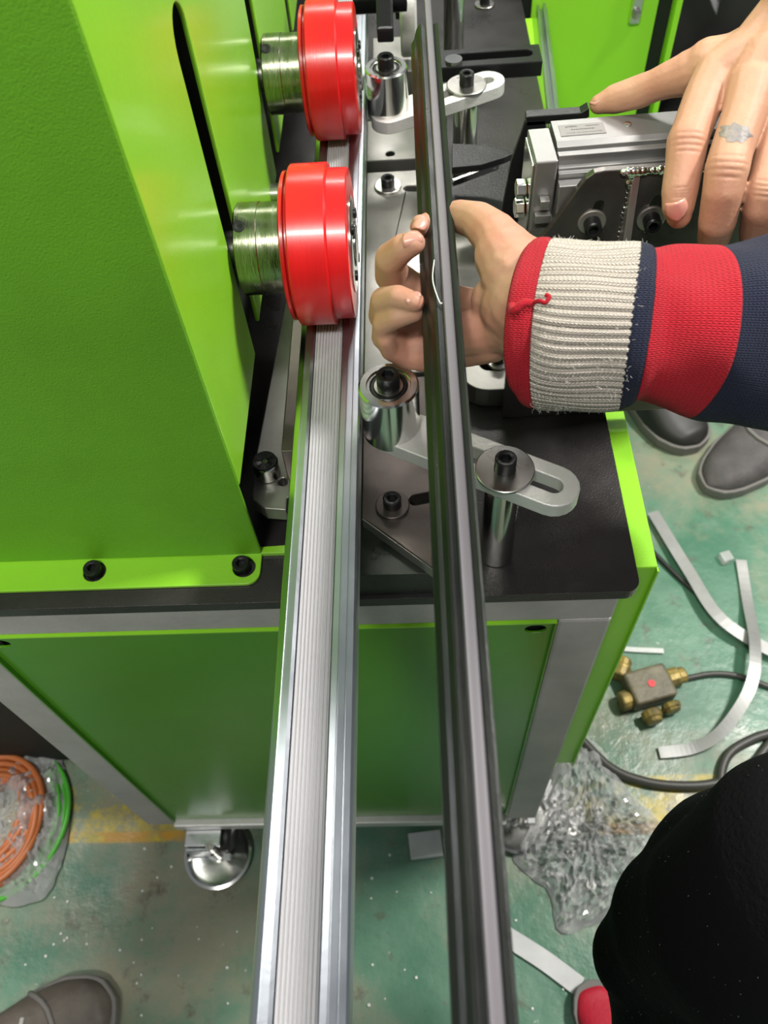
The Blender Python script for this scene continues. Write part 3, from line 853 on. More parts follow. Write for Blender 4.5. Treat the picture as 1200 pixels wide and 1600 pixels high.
bm = B(); box(bm, 0.085, 0.17, 0.50, 0.56, 0.7205, 0.7535); obj('carrier_foot', bm, BLACKMET, cs, bevel=0.001)

# ------------------------------------------------------------------ rail, cabinet and dark machine at the back right
bm = B()
poly(bm, [(-0.0065, 0.689), (-0.0065, 0.698), (-0.0035, 0.698), (-0.0035, 0.693), (0.0005, 0.693), (0.0005, 0.700), (0.0040, 0.700), (0.0040, 0.694), (0.0065, 0.694), (0.0065, 0.689)], [], 'y', -0.40, 0.0)
bm.transform(Matrix.Translation((0.1720, 1.096, 0)) @ Matrix.Rotation(-0.056, 4, 'Z'))
tag(obj('edge_rail', bm, ALU, bevel=0.0003), 'slim grooved aluminium rail between black table and bright green cabinet', 'rail')
cb = thing('green_cabinet', 'bright green cabinet standing behind the bench at the top right', 'cabinet', (0.25, 1.2, 0))
bm = B(); box(bm, 0.16, 0.318, 1.100, 1.103, 0.02, 1.2); obj('door', bm, GREEN_BACK, cb, bevel=0.001)
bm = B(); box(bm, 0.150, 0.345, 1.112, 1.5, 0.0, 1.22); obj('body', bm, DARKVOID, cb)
bm = B(); box(bm, 0.338, 0.345, 1.090, 1.111, 0.02, 1.2); obj('side_frame', bm, GREEN_BACK, cb, bevel=0.001)
lt = B(); box(lt, 0.283, 0.298, 1.094, 1.0998, 0.668, 0.730); lo = obj('latch', lt, CHROME, cb, bevel=0.004, seg=3)
lt = B(); lathe(lt, [(0, 0), (0.006, 0), (0.006, 0.004), (0.003, 0.005), (0, 0.005)], n=20); obj('latch_key', place(lt, (0.2905, 1.094, 0.682), '-y'), STEEL, lo, smooth=30)
dm = thing('dark_machine', 'dark unlit machine part behind the tattooed hand at top right corner', 'machine', (0.7, 1.4, 0))
bm = B(); box(bm, 0.37, 1.2, 1.45, 2.2, 0.0, 0.62); obj('body', bm, RUBBER, dm, bevel=0.02, seg=3)
bm = B(); box(bm, 0.42, 0.78, 1.20, 1.42, 0.0, 0.34); obj('step_box', bm, BLACKPLATE, dm, bevel=0.03, seg=4)
bm = B(); tube(bm, spline([(0.45, 1.44, 0.38), (0.55, 1.40, 0.45), (0.68, 1.42, 0.42), (0.8, 1.40, 0.5)], 8), 0.02, n=12); obj('hose', bm, RUBBER, dm, smooth=60)
# grey cloth hanging at the top right
bm = B()
g = []
for i in range(17):
    row = []
    for j in range(17):
        u, v = i / 16, j / 16
        p = Vector((0.4593,1.1938,0.5932)).lerp(Vector((0.5069,1.2606,0.6359)), u) + Vector((0.02 - 0.10 * v * (1 - u * 0.3), 0.012 * math.sin(u * 9 + v * 5) + 0.15, 0.16 * v - 0.04))
        row.append(bm.verts.new(p))
    g.append(row)
for i in range(16):
    for j in range(16):
        bm.faces.new((g[i][j], g[i + 1][j], g[i + 1][j + 1], g[i][j + 1]))
rag = obj('grey_rag', bm, mat('grey_cloth', (0.16, 0.155, 0.16, 1), 0.8, bump=0.5, bscale=300, vary=0.3, vscale=30), smooth=80)
sd = rag.modifiers.new('thick', 'SOLIDIFY'); sd.thickness = 0.003
tag(rag, 'crumpled grey cloth on the dark machine at the top right corner', 'cloth')

# ------------------------------------------------------------------ people
def chain(bm, pts, n=14):
    for a, b in zip(pts[:-1], pts[1:]):
        capsule(bm, a[:3], a[3], b[:3], b[3], n=n)

def nail(loc, fwd, up, w, l, parent, m=NAIL):
    fwd = Vector(fwd).normalized()
    up = Vector(up).normalized()
    side = fwd.cross(up).normalized()
    up = side.cross(fwd).normalized()
    bm = B()
    G = []
    for i in range(9):
        row = []
        for j in range(9):
            u = (i / 8 - 0.5) * 2
            v = (j / 8 - 0.5) * 2
            k = math.sqrt(max(0.0, 1 - 0.55 * v * v)) if True else 1
            x = u * w / 2 * (1 - 0.18 * v * v)
            z = -0.30 * w * u * u - 0.05 * l * v * v
            row.append(bm.verts.new(Vector(loc) + side * x + fwd * (v * l / 2 * (1 - 0.25 * u * u)) + up * z))
        G.append(row)
    for i in range(8):
        for j in range(8):
            bm.faces.new((G[i][j], G[i + 1][j], G[i + 1][j + 1], G[i][j + 1]))
    o = obj('finger_nail', bm, m, parent, smooth=80)
    s = o.modifiers.new('thick', 'SOLIDIFY')
    s.thickness = 0.0008
    s.offset = -1
    return o

# --- bare hand with a faded tattoo, resting on the slide block
hA = thing('person', 'bare worker hand with faded finger tattoo, gripping the silver slide block from above', 'person', (0.1904,0.4656,0.9488))
bm = B()
chain(bm, [(0.2428,0.5018,1.0068,0.0208), (0.2225,0.4810,0.9877,0.0224), (0.2139,0.4666,0.9724,0.0241)])          # forearm and wrist
chain(bm, [(0.2145,0.4705,0.9689,0.0243), (0.1917,0.4589,0.9563,0.0176), (0.1725,0.4549,0.9498,0.0131)])        # palm rays
chain(bm, [(0.2137,0.4609,0.9686,0.0227), (0.1951,0.4488,0.9589,0.0166), (0.1850,0.4382,0.9523,0.0138)])
chain(bm, [(0.2170,0.4580,0.9664,0.0227), (0.2087,0.4444,0.9552,0.0166), (0.2043,0.4350,0.9466,0.0132)])
chain(bm, [(0.2221,0.4566,0.9652,0.0206), (0.2239,0.4460,0.9518,0.0160), (0.2245,0.4379,0.9403,0.0120)])
chain(bm, [(0.1710,0.4531,0.9487,0.0128), (0.1643,0.4429,0.9446,0.0117), (0.1534,0.4200,0.9381,0.0108), (0.1505,0.4135,0.9363,0.0111), (0.1490,0.4050,0.9293,0.0104), (0.1464,0.3938,0.9195,0.0098), (0.1461,0.3892,0.9140,0.0088), (0.1469,0.3866,0.9097,0.0070)])  # index
chain(bm, [(0.1840,0.4334,0.9540,0.0127), (0.1777,0.4168,0.9479,0.0115), (0.1687,0.3963,0.9393,0.0111), (0.1656,0.3878,0.9362,0.0114), (0.1644,0.3814,0.9270,0.0105), (0.1656,0.3790,0.9109,0.0101), (0.1684,0.3830,0.8965,0.0089), (0.1700,0.3849,0.8880,0.0073)])  # middle
chain(bm, [(0.2048,0.4330,0.9477,0.0121), (0.1989,0.4149,0.9406,0.0113), (0.1892,0.3869,0.9294,0.0105), (0.1869,0.3810,0.9267,0.0108), (0.1864,0.3778,0.9186,0.0099), (0.1899,0.3814,0.9015,0.0092), (0.1940,0.3848,0.8866,0.0076)])  # ring
chain(bm, [(0.2242,0.4359,0.9414,0.0105), (0.2192,0.4157,0.9316,0.0101), (0.2110,0.3883,0.9195,0.0096), (0.2118,0.3855,0.9055,0.0088), (0.2159,0.3885,0.8903,0.0073)])  # little
chain(bm, [(0.2064,0.4678,0.9555,0.0199), (0.1865,0.4652,0.9464,0.0195), (0.1743,0.4719,0.9443,0.0165), (0.1646,0.4755,0.9401,0.0130), (0.1546,0.4785,0.9354,0.0105), (0.1465,0.4814,0.9305,0.0091), (0.1398,0.4845,0.9257,0.0096), (0.1263,0.4885,0.9195,0.0086), (0.1175,0.4889,0.9166,0.0059)])  # thumb
obj('body', remeshed(bm, 0.00085, 11, 0.6), SKIN1, hA, smooth=80)
CAMP = Vector((0, 0, 1.2))
def crease(body_, parent, spots):
    me = body_.data
    bpy.context.view_layer.update()
    mw = parent.matrix_world
    cos_ = [mw @ v.co for v in me.vertices]
    nrm = [v.normal.copy() for v in me.vertices]
    off = {}
    for c, d, w in spots:
        c = Vector(c)
        d = Vector(d).normalized()
        for i_, q_ in enumerate(cos_):
            p_ = q_ - c
            if p_.length_squared > 0.0004:
                continue
            t_ = p_.dot(d)
            lat = (p_ - d * t_)
            t_ += 9.0 * lat.length_squared
            if lat.length < w * 1.6:
                k_ = math.exp(-(t_ / 0.0007) ** 2) * max(0.0, 1 - (lat.length / (w * 1.6)) ** 2)
                off[i_] = max(off.get(i_, 0.0), k_)
    for i_, k_ in off.items():
        me.vertices[i_].co = me.vertices[i_].co - nrm[i_] * 0.0006 * k_
bA = [c_ for c_ in hA.children if c_.name.startswith('body')][0]
sp_ = []
for (a_, b_, w_) in (((0.1490,0.4096,0.9446), (0.1462,0.3954,0.9357), 0.007), ((0.1638,0.3857,0.9463), (0.1603,0.3712,0.9343), 0.008), ((0.1838,0.3766,0.9366), (0.1816,0.3683,0.9257), 0.007), ((0.1432,0.3872,0.9273), (0.1430,0.3821,0.9208), 0.005)):
    a_ = Vector(a_); b_ = Vector(b_)
    for f_ in (0.05, 0.24, 0.42, 0.60):
        sp_.append((a_.lerp(b_, f_), b_ - a_, w_ * (1 - abs(f_ - 0.3))))
crease(bA, hA, sp_)
def toward(p):
    return (CAMP - Vector(p)).normalized()
p = (0.1397,0.3714,0.9228); q = (0.1422,0.3717,0.9157)
nail(p, Vector(q) - Vector(p), toward(p) + Vector((0, 0, 0.1)), 0.0120, 0.0125, hA)
p = (0.1164,0.4911,0.9206); q = (0.1093,0.4892,0.9173)
nail(p, Vector(q) - Vector(p), toward(p) * 0.3 + Vector((0, 0.9, 0.7)), 0.0105, 0.0125, hA)

# --- hand and forearm in a striped sweater
hB = thing('person', 'hand reaching from a striped knit sweater sleeve, holding the black profile from below', 'person', (0.0513,0.3326,0.9026))
bm = B()
chain(bm, [(0.1206,0.3259,0.8822,0.0292), (0.0796,0.3317,0.8884,0.0289), (0.0645,0.3389,0.8941,0.0268)])        # wrist
chain(bm, [(0.0695,0.3430,0.8990,0.0253), (0.0574,0.3533,0.9018,0.0214), (0.0506,0.3652,0.9054,0.0174)])         # thenar side
chain(bm, [(0.0694,0.3346,0.8909,0.0241), (0.0570,0.3406,0.8908,0.0215), (0.0455,0.3528,0.8852,0.0143)])
chain(bm, [(0.0695,0.3304,0.8856,0.0228), (0.0572,0.3364,0.8831,0.0182), (0.0454,0.3425,0.8733,0.0137), (0.0315,0.3470,0.8675,0.0132)])       # heel of the hand
chain(bm, [(0.0506,0.3667,0.9064,0.0160), (0.0463,0.3789,0.9077,0.0131), (0.0386,0.4013,0.9015,0.0110), (0.0289,0.4210,0.8912,0.0096), (0.0184,0.4266,0.8859,0.0086), (0.0096,0.4166,0.8893,0.0073), (0.0048,0.4058,0.8967,0.0060), (0.0049,0.4042,0.9005,0.0048)])   # thumb crossing behind the profile
chain(bm, [(0.0513,0.3514,0.8767,0.0137), (0.0334,0.3744,0.8618,0.0114), (0.0168,0.3884,0.8553,0.0106), (-0.0025,0.3934,0.8621,0.0105), (-0.0127,0.3887,0.8765,0.0103), (-0.0126,0.3806,0.8951,0.0091), (-0.0050,0.3757,0.9059,0.0078), (0.0007,0.3745,0.9096,0.0067)])   # index
chain(bm, [(0.0476,0.3469,0.8714,0.0138), (0.0312,0.3664,0.8541,0.0111), (0.0124,0.3748,0.8463,0.0102), (-0.0079,0.3753,0.8502,0.0102), (-0.0181,0.3692,0.8635,0.0095), (-0.0172,0.3638,0.8791,0.0081), (-0.0089,0.3562,0.8881,0.0068), (0.0003,0.3508,0.8887,0.0057)])   # middle
chain(bm, [(0.0458,0.3439,0.8670,0.0131), (0.0271,0.3588,0.8492,0.0107), (0.0081,0.3657,0.8404,0.0102), (-0.0107,0.3643,0.8429,0.0098), (-0.0178,0.3586,0.8563,0.0084), (-0.0178,0.3558,0.8690,0.0070), (-0.0101,0.3513,0.8776,0.0062), (0.0001,0.3506,0.8814,0.0054)])   # ring
chain(bm, [(0.0441,0.3424,0.8637,0.0117), (0.0249,0.3531,0.8454,0.0092), (0.0077,0.3572,0.8370,0.0082), (-0.0070,0.3571,0.8402,0.0070), (-0.0152,0.3545,0.8486,0.0061), (-0.0176,0.3523,0.8593,0.0052)])   # little
obj('body', remeshed(bm, 0.0010, 7, 0.6), SKIN2, hB, smooth=80)
p = (0.0004,0.3702,0.9146); q = (0.0057,0.3713,0.9150)
nail(p, Vector(q) - Vector(p), toward(p), 0.0105, 0.0115, hB)
p = (0.0045,0.4012,0.9045); q = (0.0065,0.4059,0.9052)
nail(p, Vector(q) - Vector(p), toward(p) + Vector((-0.4, 0, 0)), 0.0100, 0.0110, hB)
p = (-0.0003,0.3489,0.8935); q = (0.0040,0.3504,0.8943)
nail(p, Vector(q) - Vector(p), toward(p) + Vector((0, 0.3, 0)), 0.0085, 0.0095, hB)

# sleeve: centre line and radii (pixel-free, metres)
SL = [(0.0558,0.3288,0.8925,0.0429), (0.0635,0.3271,0.8909,0.0463), (0.0754,0.3259,0.8895,0.0473), (0.0958,0.3253,0.8880,0.0463), (0.1100,0.3253,0.8871,0.0463), (0.1168,0.3252,0.8868,0.0446), (0.1223,0.3252,0.8864,0.0422), (0.1331,0.3246,0.8854,0.0446), (0.1603,0.3234,0.8831,0.0497), (0.1875,0.3222,0.8808,0.0545), (0.2214,0.3199,0.8774,0.0600), (0.2621,0.3169,0.8731,0.0647)]
cen = spline([s[:3] for s in SL], 10)
rad = [r.x for r in spline([(s[3], 0, 0) for s in SL], 10)]
clen = [0.0]
for a, b in zip(cen[:-1], cen[1:]):
    clen.append(clen[-1] + (b - a).length)
def sample(s):
    s = max(0.0, min(clen[-1] - 1e-6, s))
    for i in range(len(clen) - 1):
        if clen[i + 1] >= s:
            f = (s - clen[i]) / (clen[i + 1] - clen[i])
            return cen[i].lerp(cen[i + 1], f), rad[i] * (1 - f) + rad[i + 1] * f
AX = (cen[-1] - cen[0]).normalized()
VW = (CAMP - cen[3]).normalized()
SU = AX.cross(VW).normalized()
VW = SU.cross(AX).normalized()
def sleeve_part(name, s0, s1, ribs, ramp_, m, extra=0.0, folds=0.0, label=None, roll=0.0, nu=360, tilt0=0.0, tilt1=0.0, parent=None):
    bm = B()
    uvl = bm.loops.layers.uv.new('uv')
    nv = max(8, int((s1 - s0) / 0.0010))
    rows = []
    for j in range(nv + 1):
        v = j / nv
        row = []
        for i in range(nu):
            a = 2 * PI * i / nu
            tl = tilt0 * (1 - v) + tilt1 * v
            s = s0 + (s1 - s0) * v + tl * math.cos(a)
            c, r = sample(max(s, 0))
            if s < 0:
                c = c + AX * s
            rr = r * (0.93 if True else 1) + extra
            rr += ribs * (abs(math.sin(a * ramp_ / 2)) - 0.5)
            rr += folds * math.sin(3 * a + s * 90) + folds * 0.6 * math.sin(5 * a - s * 140 + 1.3)
            rr -= roll * (abs(2 * v - 1) ** 4)
            row.append(bm.verts.new(c + VW * rr * math.cos(a) * 0.94 + SU * rr * math.sin(a)))
        rows.append(row)
    for j in range(nv):
        for i in range(nu):
            k = (i + 1) % nu
            f = bm.faces.new((rows[j][i], rows[j][k], rows[j + 1][k], rows[j + 1][i]))
            ds = (s1 - s0) / nv
            for lp, (uu, vv) in zip(f.loops, ((i, j), (i + 1, j), (i + 1, j + 1), (i, j + 1))):
                lp[uvl].uv = (uu / nu * 118, vv * ds / 0.0019)
    for lp in [rows[0], rows[-1]]:
        c = bm.verts.new(sum((v.co for v in lp), Vector()) / nu) if False else None
    o = obj(name, bm, m, parent or hB, smooth=80, label=label)
    sd = o.modifiers.new('thick', 'SOLIDIFY')
    sd.thickness = 0.0028
    sd.offset = -1
    return o
slv = sleeve_part('sleeve', 0.0955, 0.190, 0.0, 0, K_NAVY, 0.0, 0.0014, 'navy knit upper sleeve', tilt0=0.004, tilt1=0.0)
sleeve_part('cuff_hem', 0.0025, 0.0145, 0.0, 0, K_RED, 0.0010, 0.0004, 'red knit hem of the cuff', roll=0.0030, tilt0=-0.015, tilt1=-0.013, parent=slv)
sleeve_part('cuff', 0.0135, 0.0585, 0.0017, 66, K_CREAM, 0.0, 0.0008, 'cream ribbed cuff', tilt0=-0.013, tilt1=-0.010, parent=slv)
sleeve_part('navy_stripe', 0.0580, 0.0665, 0.0, 0, K_NAVY, 0.0010, 0.0006, 'narrow navy stripe', roll=0.001, tilt0=-0.010, tilt1=-0.008, parent=slv)
sleeve_part('red_stripe', 0.0660, 0.0960, 0.0, 0, K_RED, 0.0004, 0.0011, 'broad red stripe', tilt0=-0.008, tilt1=0.004, parent=slv)
bm = B()
tube(bm, spline([(0.0562,0.3006,0.9291), (0.0586,0.2978,0.9330), (0.0614,0.2963,0.9331), (0.0633,0.2985,0.9345), (0.0617,0.3000,0.9344)], 6), 0.0011, n=7); obj('loose_yarn', bm, K_RED, slv, smooth=60)
bm = B(); tube(bm, spline([(0.0472,0.3043,0.9248), (0.0473,0.2976,0.9275), (0.0517,0.2991,0.9307), (0.0562,0.3006,0.9291)], 6), 0.0021, n=8); obj('yarn_knot', bm, K_RED, slv, smooth=60)
# woolly fuzz standing off the cream cuff
bm = B()
for k in range(900):
    a = random.uniform(-PI, PI)
    s = random.uniform(0.012, 0.062) - 0.011 * math.cos(a)
    s = max(s, 0.001)
    c, r = sample(s)
    n_ = (VW * math.cos(a) * 0.94 + SU * math.sin(a)).normalized()
    b0 = c + n_ * r * 0.925
    d_ = (n_ + AX * random.uniform(-1, 1) + SU * random.uniform(-0.6, 0.6)) * random.uniform(0.0008, 0.0024)
    tube(bm, [b0, b0 + d_ * 0.6 + AX * random.uniform(-0.001, 0.001), b0 + d_], 0.00005, n=3, caps=False)
fz = obj('cuff_fuzz', bm, mat('wool_fibre', (0.8, 0.76, 0.7, 1), 0.8), slv)
fz['kind'] = 'stuff'

# tattoo patch lying on the middle finger
hits = None
def tattoo():
    body = [c for c in hA.children if c.name.startswith('body')][0]
    me = body.data
    mw = hA.matrix_world.copy()
    from mathutils.bvhtree import BVHTree
    bt = BVHTree.FromPolygons([mw @ v.co for v in me.vertices], [tuple(p.vertices) for p in me.polygons])
    bm = B()
    P0 = Vector((0.1594,0.3769,0.9630))
    U = (Vector((0.1672,0.3761,0.9620)) - P0)
    V_ = (Vector((0.1583,0.3728,0.9602)) - P0)
    n, m_ = 40, 10
    rings = []
    for j in range(m_ + 1):
        row = []
        for i in range(n):
            a = 2 * PI * i / n
            e = 0.90 + 0.10 * math.sin(7 * a + 1) + 0.06 * math.sin(13 * a)
            r = j / m_ * e
            q = P0 + U * (r * math.cos(a) * (1.0 if abs(math.cos(a)) < 0.8 else 1.1)) + V_ * (r * math.sin(a))
            h, nn, _, _ = bt.ray_cast(CAMP, (q - CAMP).normalized())
            if h is None:
                h = q
            row.append(bm.verts.new(h + nn * 0.00018 if nn is not None else h))
        rings.append(row)
    for j in range(m_):
        for i in range(n):
            k = (i + 1) % n
            try:
                bm.faces.new((rings[j][i], rings[j][k], rings[j + 1][k], rings[j + 1][i]))
            except ValueError:
                pass
    bmesh.ops.remove_doubles(bm, verts=bm.verts, dist=0.00002)
    obj('tattoo', bm, mat('faded_tattoo_ink', (0.155, 0.15, 0.145, 1), 0.5, bump=0.7, bscale=330, col2=(0.26, 0.20, 0.17, 1), vscale=160), hA, smooth=80, label='faded grey oval ink patch')
bpy.context.view_layer.update()
tattoo()

# --- black fleece covered leg at the lower right
bm = B()
chain(bm, [(0.1636,0.0726,0.4420,0.0387), (0.1956,0.0861,0.4978,0.0630), (0.2226,0.0794,0.5644,0.0809), (0.2519,0.0888,0.6175,0.0934)], 24)
chain(bm, [(0.1687,0.0704,0.4403,0.0361), (0.1883,0.0373,0.3926,0.0452), (0.2157,-0.0398,0.2905,0.0619), (0.2395,-0.1158,0.1893,0.0653)], 24)
chain(bm, [(0.2205,0.1026,0.5319,0.0375), (0.2405,0.1336,0.5518,0.0352), (0.2693,0.1441,0.5815,0.0453)], 24)
chain(bm, [(0.2389,0.0948,0.5255,0.0891), (0.2467,0.0266,0.4305,0.0850), (0.2612,-0.0580,0.3482,0.0877)], 24)
lg = thing('person', 'bent leg in black fleece filling the lower right corner', 'person', (0.2455,0.0659,0.4814))
obj('body', remeshed(bm, 0.004, 16, 0.7), FLEECE, lg, smooth=80, label='leg in black fleece')
bm = B()
src = [c for c in lg.children][0].data
mwl = lg.matrix_world.copy()
bpy.context.view_layer.update()
mwl = lg.matrix_world.copy()
vs_ = [v for v in src.vertices]
for k in range(900):
    v = random.choice(vs_)
    co = mwl @ v.co
    if (CAMP - co).dot(v.normal) < 0:
        continue
    d_ = Vector((random.uniform(-1, 1), random.uniform(-1, 1), random.uniform(-1, 1))) * 0.0007
    tube(bm, [co + v.normal * 0.0003, co + v.normal * 0.0008 + d_], 0.00010, n=3, caps=False)
lf = obj('lint', bm, mat('grey_lint', (0.35, 0.34, 0.33, 1), 0.8), lg)
lf['kind'] = 'stuff'

# ------------------------------------------------------------------ shoes
def shoe(name, label, toe, heel, w, h, m, laces=True, cap_line=True, group=None):
    toe = Vector(toe); heel = Vector(heel)
    d = (heel - toe); L_ = d.length; d.normalize()
    s = Vector((-d.y, d.x, 0))
    t = thing(name, label, 'shoe', (toe.x, toe.y, 0), group)
    def ring(u, sc_, z):
        prof = [(0.0, 0.0), (0.02, 0.42), (0.08, 0.72), (0.2, 0.95), (0.35, 1.0), (0.6, 0.82), (0.8, 0.78), (0.95, 0.6), (1.0, 0.0)]
        for a, b in zip(prof[:-1], prof[1:]):
            if u <= b[0]:
                f = (u - a[0]) / (b[0] - a[0])
                return (a[1] * (1 - f) + b[1] * f) * w / 2 * sc_
        return 0
    bm = B()
    us = [0.0, 0.01, 0.03, 0.06, 0.1, 0.15, 0.2, 0.28, 0.36, 0.45, 0.55, 0.65, 0.75, 0.85, 0.93, 0.98, 1.0]
    rows = []
    for u in us:
        hh = h * (0.42 + 0.10 * math.sqrt(min(1, u / 0.1)) + 0.5 * max(0, min(1, (u - 0.12) / 0.4)))
        if u < 0.06:
            hh *= 0.65 + 0.35 * u / 0.06
        ww = max(ring(u, 1.0, 0), 0.004)
        row = []
        for k in range(13):
            a = PI * k / 12
            x_ = ww * math.copysign(abs(math.cos(a)) ** 0.75, math.cos(a))
            z_ = 0.016 + (hh - 0.016) * math.sin(a) ** 0.8
            row.append(bm.verts.new(toe + d * (u * L_) + s * x_ + Vector((0, 0, z_ - toe.z))))
        rows.append(row)
    for a, b in zip(rows[:-1], rows[1:]):
        for k in range(12):
            bm.faces.new((a[k], a[k + 1], b[k + 1], b[k]))
    bm.faces.new(rows[0]); bm.faces.new(rows[-1])
    o = obj('upper', bm, m, t, smooth=80)
    sb = o.modifiers.new('sub', 'SUBSURF'); sb.levels = 1; sb.render_levels = 2
    bm = B()
    pts = []
    for u in us:
        pts.append((u, ring(u, 1.06, 0)))
    out = [toe + d * (u * L_ - 0.004) + s * r_ for u, r_ in pts] + [toe + d * (u * L_ - 0.004) - s * r_ for u, r_ in reversed(pts[1:-1])]
    poly(bm, [(p_.x, p_.y) for p_ in out], [], 'z', 0.001, 0.022)
    obj('sole', bm, SOLE, t, bevel=0.003)
    if cap_line:
        bm = B()
        arc = []
        for k in range(3, 10 * 1 + 0):
            pass
        for k in range(13):
            a = PI * k / 12
            u = 0.30 + 0.05 * math.cos(2 * a)
            ww = ring(u, 1.0, 0)
            hh = h * (0.52 + 0.5 * max(0, min(1, (u - 0.12) / 0.4)))
            arc.append(toe + d * (u * L_) + s * (ww * math.copysign(abs(math.cos(a)) ** 0.75, math.cos(a))) + Vector((0, 0, 0.016 + (hh - 0.016) * math.sin(a) ** 0.8 - toe.z + 0.001)))
        tube(bm, arc, 0.0035, n=8); obj('toe_seam', bm, SOLE, t, smooth=60)
    if laces:
        for k in range(4):
            u = 0.36 + 0.08 * k
            hh = h * (0.52 + 0.5 * max(0, min(1, (u - 0.12) / 0.4))) + 0.004
            c = toe + d * (u * L_) + Vector((0, 0, hh - toe.z))
            bm = B(); tube(bm, spline([c - s * 0.022 + Vector((0, 0, -0.006)), c + d * 0.006, c + s * 0.022 + Vector((0, 0, -0.006))], 5), 0.003, n=7); obj('lace', bm, LACE, t, smooth=60)
    return t
ph = thing('person', 'standing person of whom only the brownish grey shoe toe shows at the lower left', 'person', (-0.42, -0.1, 0))  # unseen body behind the camera, added to shade the floor and panel
bm = B()
for pts_ in ([(-0.50, -0.10, 0.10, 0.045), (-0.45, -0.16, 0.48, 0.065), (-0.30, -0.36, 0.82, 0.10)], [(-0.05, -0.30, 0.10, 0.045), (-0.08, -0.30, 0.48, 0.065), (-0.12, -0.40, 0.82, 0.10)],
             [(-0.22, -0.42, 0.85, 0.14), (-0.18, -0.44, 1.10, 0.15), (-0.12, -0.36, 1.38, 0.16)], [(-0.10, -0.33, 1.46, 0.06), (-0.08, -0.28, 1.56, 0.06)],
             [(-0.30, -0.34, 1.38, 0.055), (-0.34, -0.28, 1.10, 0.045), (-0.12, -0.10, 1.16, 0.035)], [(0.07, -0.34, 1.38, 0.055), (0.16, -0.28, 1.10, 0.045), (0.06, -0.10, 1.16, 0.035)],
             [(-0.07, -0.26, 1.60, 0.095), (-0.06, -0.24, 1.66, 0.10)]):
    chain(bm, pts_, 20)
obj('body', remeshed(bm, 0.008, 8, 0.6), FLEECE, ph, smooth=80)
so = shoe('shoe', 'x', (-0.4101,0.0716,0.0300), (-0.6447,-0.0447,0.0300), 0.105, 0.075, SHOE)
bpy.context.view_layer.update()
so.parent = ph
so.matrix_parent_inverse = ph.matrix_world.inverted()
del so['category']
so['label'] = 'brownish grey leather shoe'
shoe('shoe', 'charcoal shoe with pale laces right of the bench, under the striped sleeve', (0.4957,0.8302,0.0200), (0.8645,1.1149,0.0200), 0.115, 0.085, SHOE2)
shoe('shoe', 'black shoe in deep shadow between green door and striped sleeve', (0.5013,0.9220,0.0200), (0.3865,1.1432,0.0200), 0.11, 0.085, RUBBER, laces=False, cap_line=False)
shoe('shoe', 'red rounded shoe toe at the bottom edge beside the black fleece', (0.1872,0.0848,0.0300), (0.2229,-0.0569,0.0300), 0.06, 0.055, REDSHOE, laces=False, cap_line=False)

# ------------------------------------------------------------------ things on the floor
def cable_path(pts, z):
    return spline([(p_[0], p_[1], z) for p_ in pts], 10)
# flat grey strips
def strip(name, label, pts, w, m, zz=0.004, h=0.0015, cat='strip'):
    bm = B(); tube(bm, spline(pts, 8), 0, flat=(w, h)); return tag(obj(name, bm, m), label, cat)
STRIP = mat('grey_offcut_strip', (0.36, 0.36, 0.35, 1), 0.35, metal=0.3, vary=0.2, vscale=20)
strip('metal_strip', 'long grey metal strip running diagonally down to the right edge', [(0.3970,0.7875,0.0100), (0.4308,0.6693,0.0150), (0.4637,0.5733,0.0200), (0.5477,0.5110,0.0100), (0.6070,0.4805,0.0050)], 0.020, STRIP)
strip('metal_strip', 'bent grey metal strip curling from upright to flat near yellow fitting', [(0.5234,0.6895,0.0060), (0.5144,0.6122,0.0070), (0.4954,0.5226,0.0340), (0.4716,0.4572,0.0340), (0.4238,0.4008,0.0200), (0.3814,0.3795,0.0080), (0.3310,0.3741,0.0050)], 0.017, STRIP)
strip('metal_strip', 'short thin pale strip beside the green door bottom', [(0.2887,0.5403,0.0040), (0.3225,0.5361,0.0040), (0.3680,0.5326,0.0040)], 0.008, WHITEPL)
strip('plastic_strip', 'pale ribbed strip on the floor right of the black profile', [(0.0904,0.1401,0.0040), (0.1367,0.1119,0.0040), (0.1780,0.0819,0.0040)], 0.024, WHITEPL)
def floor_cable(label, pts, r, m=CABLE):
    bm = B(); tube(bm, cable_path(pts, r + 0.0006), r, n=10); tag(obj('cable', bm, m, smooth=60), label, 'cable')
floor_cable('dark cable passing from the green door under the diagonal strip', [(0.3808,0.7170,0.0000), (0.4171,0.6603,0.0000), (0.4567,0.6062,0.0000), (0.4931,0.5492,0.0000), (0.5523,0.5153,0.0000)], 0.004, RUBBER)
floor_cable('dark cable leaving the yellow fitting to the right edge', [(0.3936,0.4862,0.0000), (0.4314,0.4924,0.0000), (0.4688,0.4883,0.0000), (0.5116,0.4698,0.0000), (0.5606,0.4435,0.0000)], 0.0045)
floor_cable('thick grey brown hose looping below the yellow fitting', [(0.2165,0.4028,0.0000), (0.2558,0.3550,0.0000), (0.2976,0.3342,0.0000), (0.3498,0.3260,0.0000), (0.4040,0.3295,0.0000), (0.4538,0.3510,0.0000), (0.5062,0.3964,0.0000), (0.5734,0.4236,0.0000)], 0.0068)
floor_cable('grey hose loop between the curled strip and black fleece', [(0.5052,0.4008,0.0200), (0.4665,0.3904,0.0200), (0.4270,0.3682,0.0200), (0.4080,0.3326,0.0200), (0.4076,0.2935,0.0200), (0.4419,0.2595,0.0200)], 0.0068)

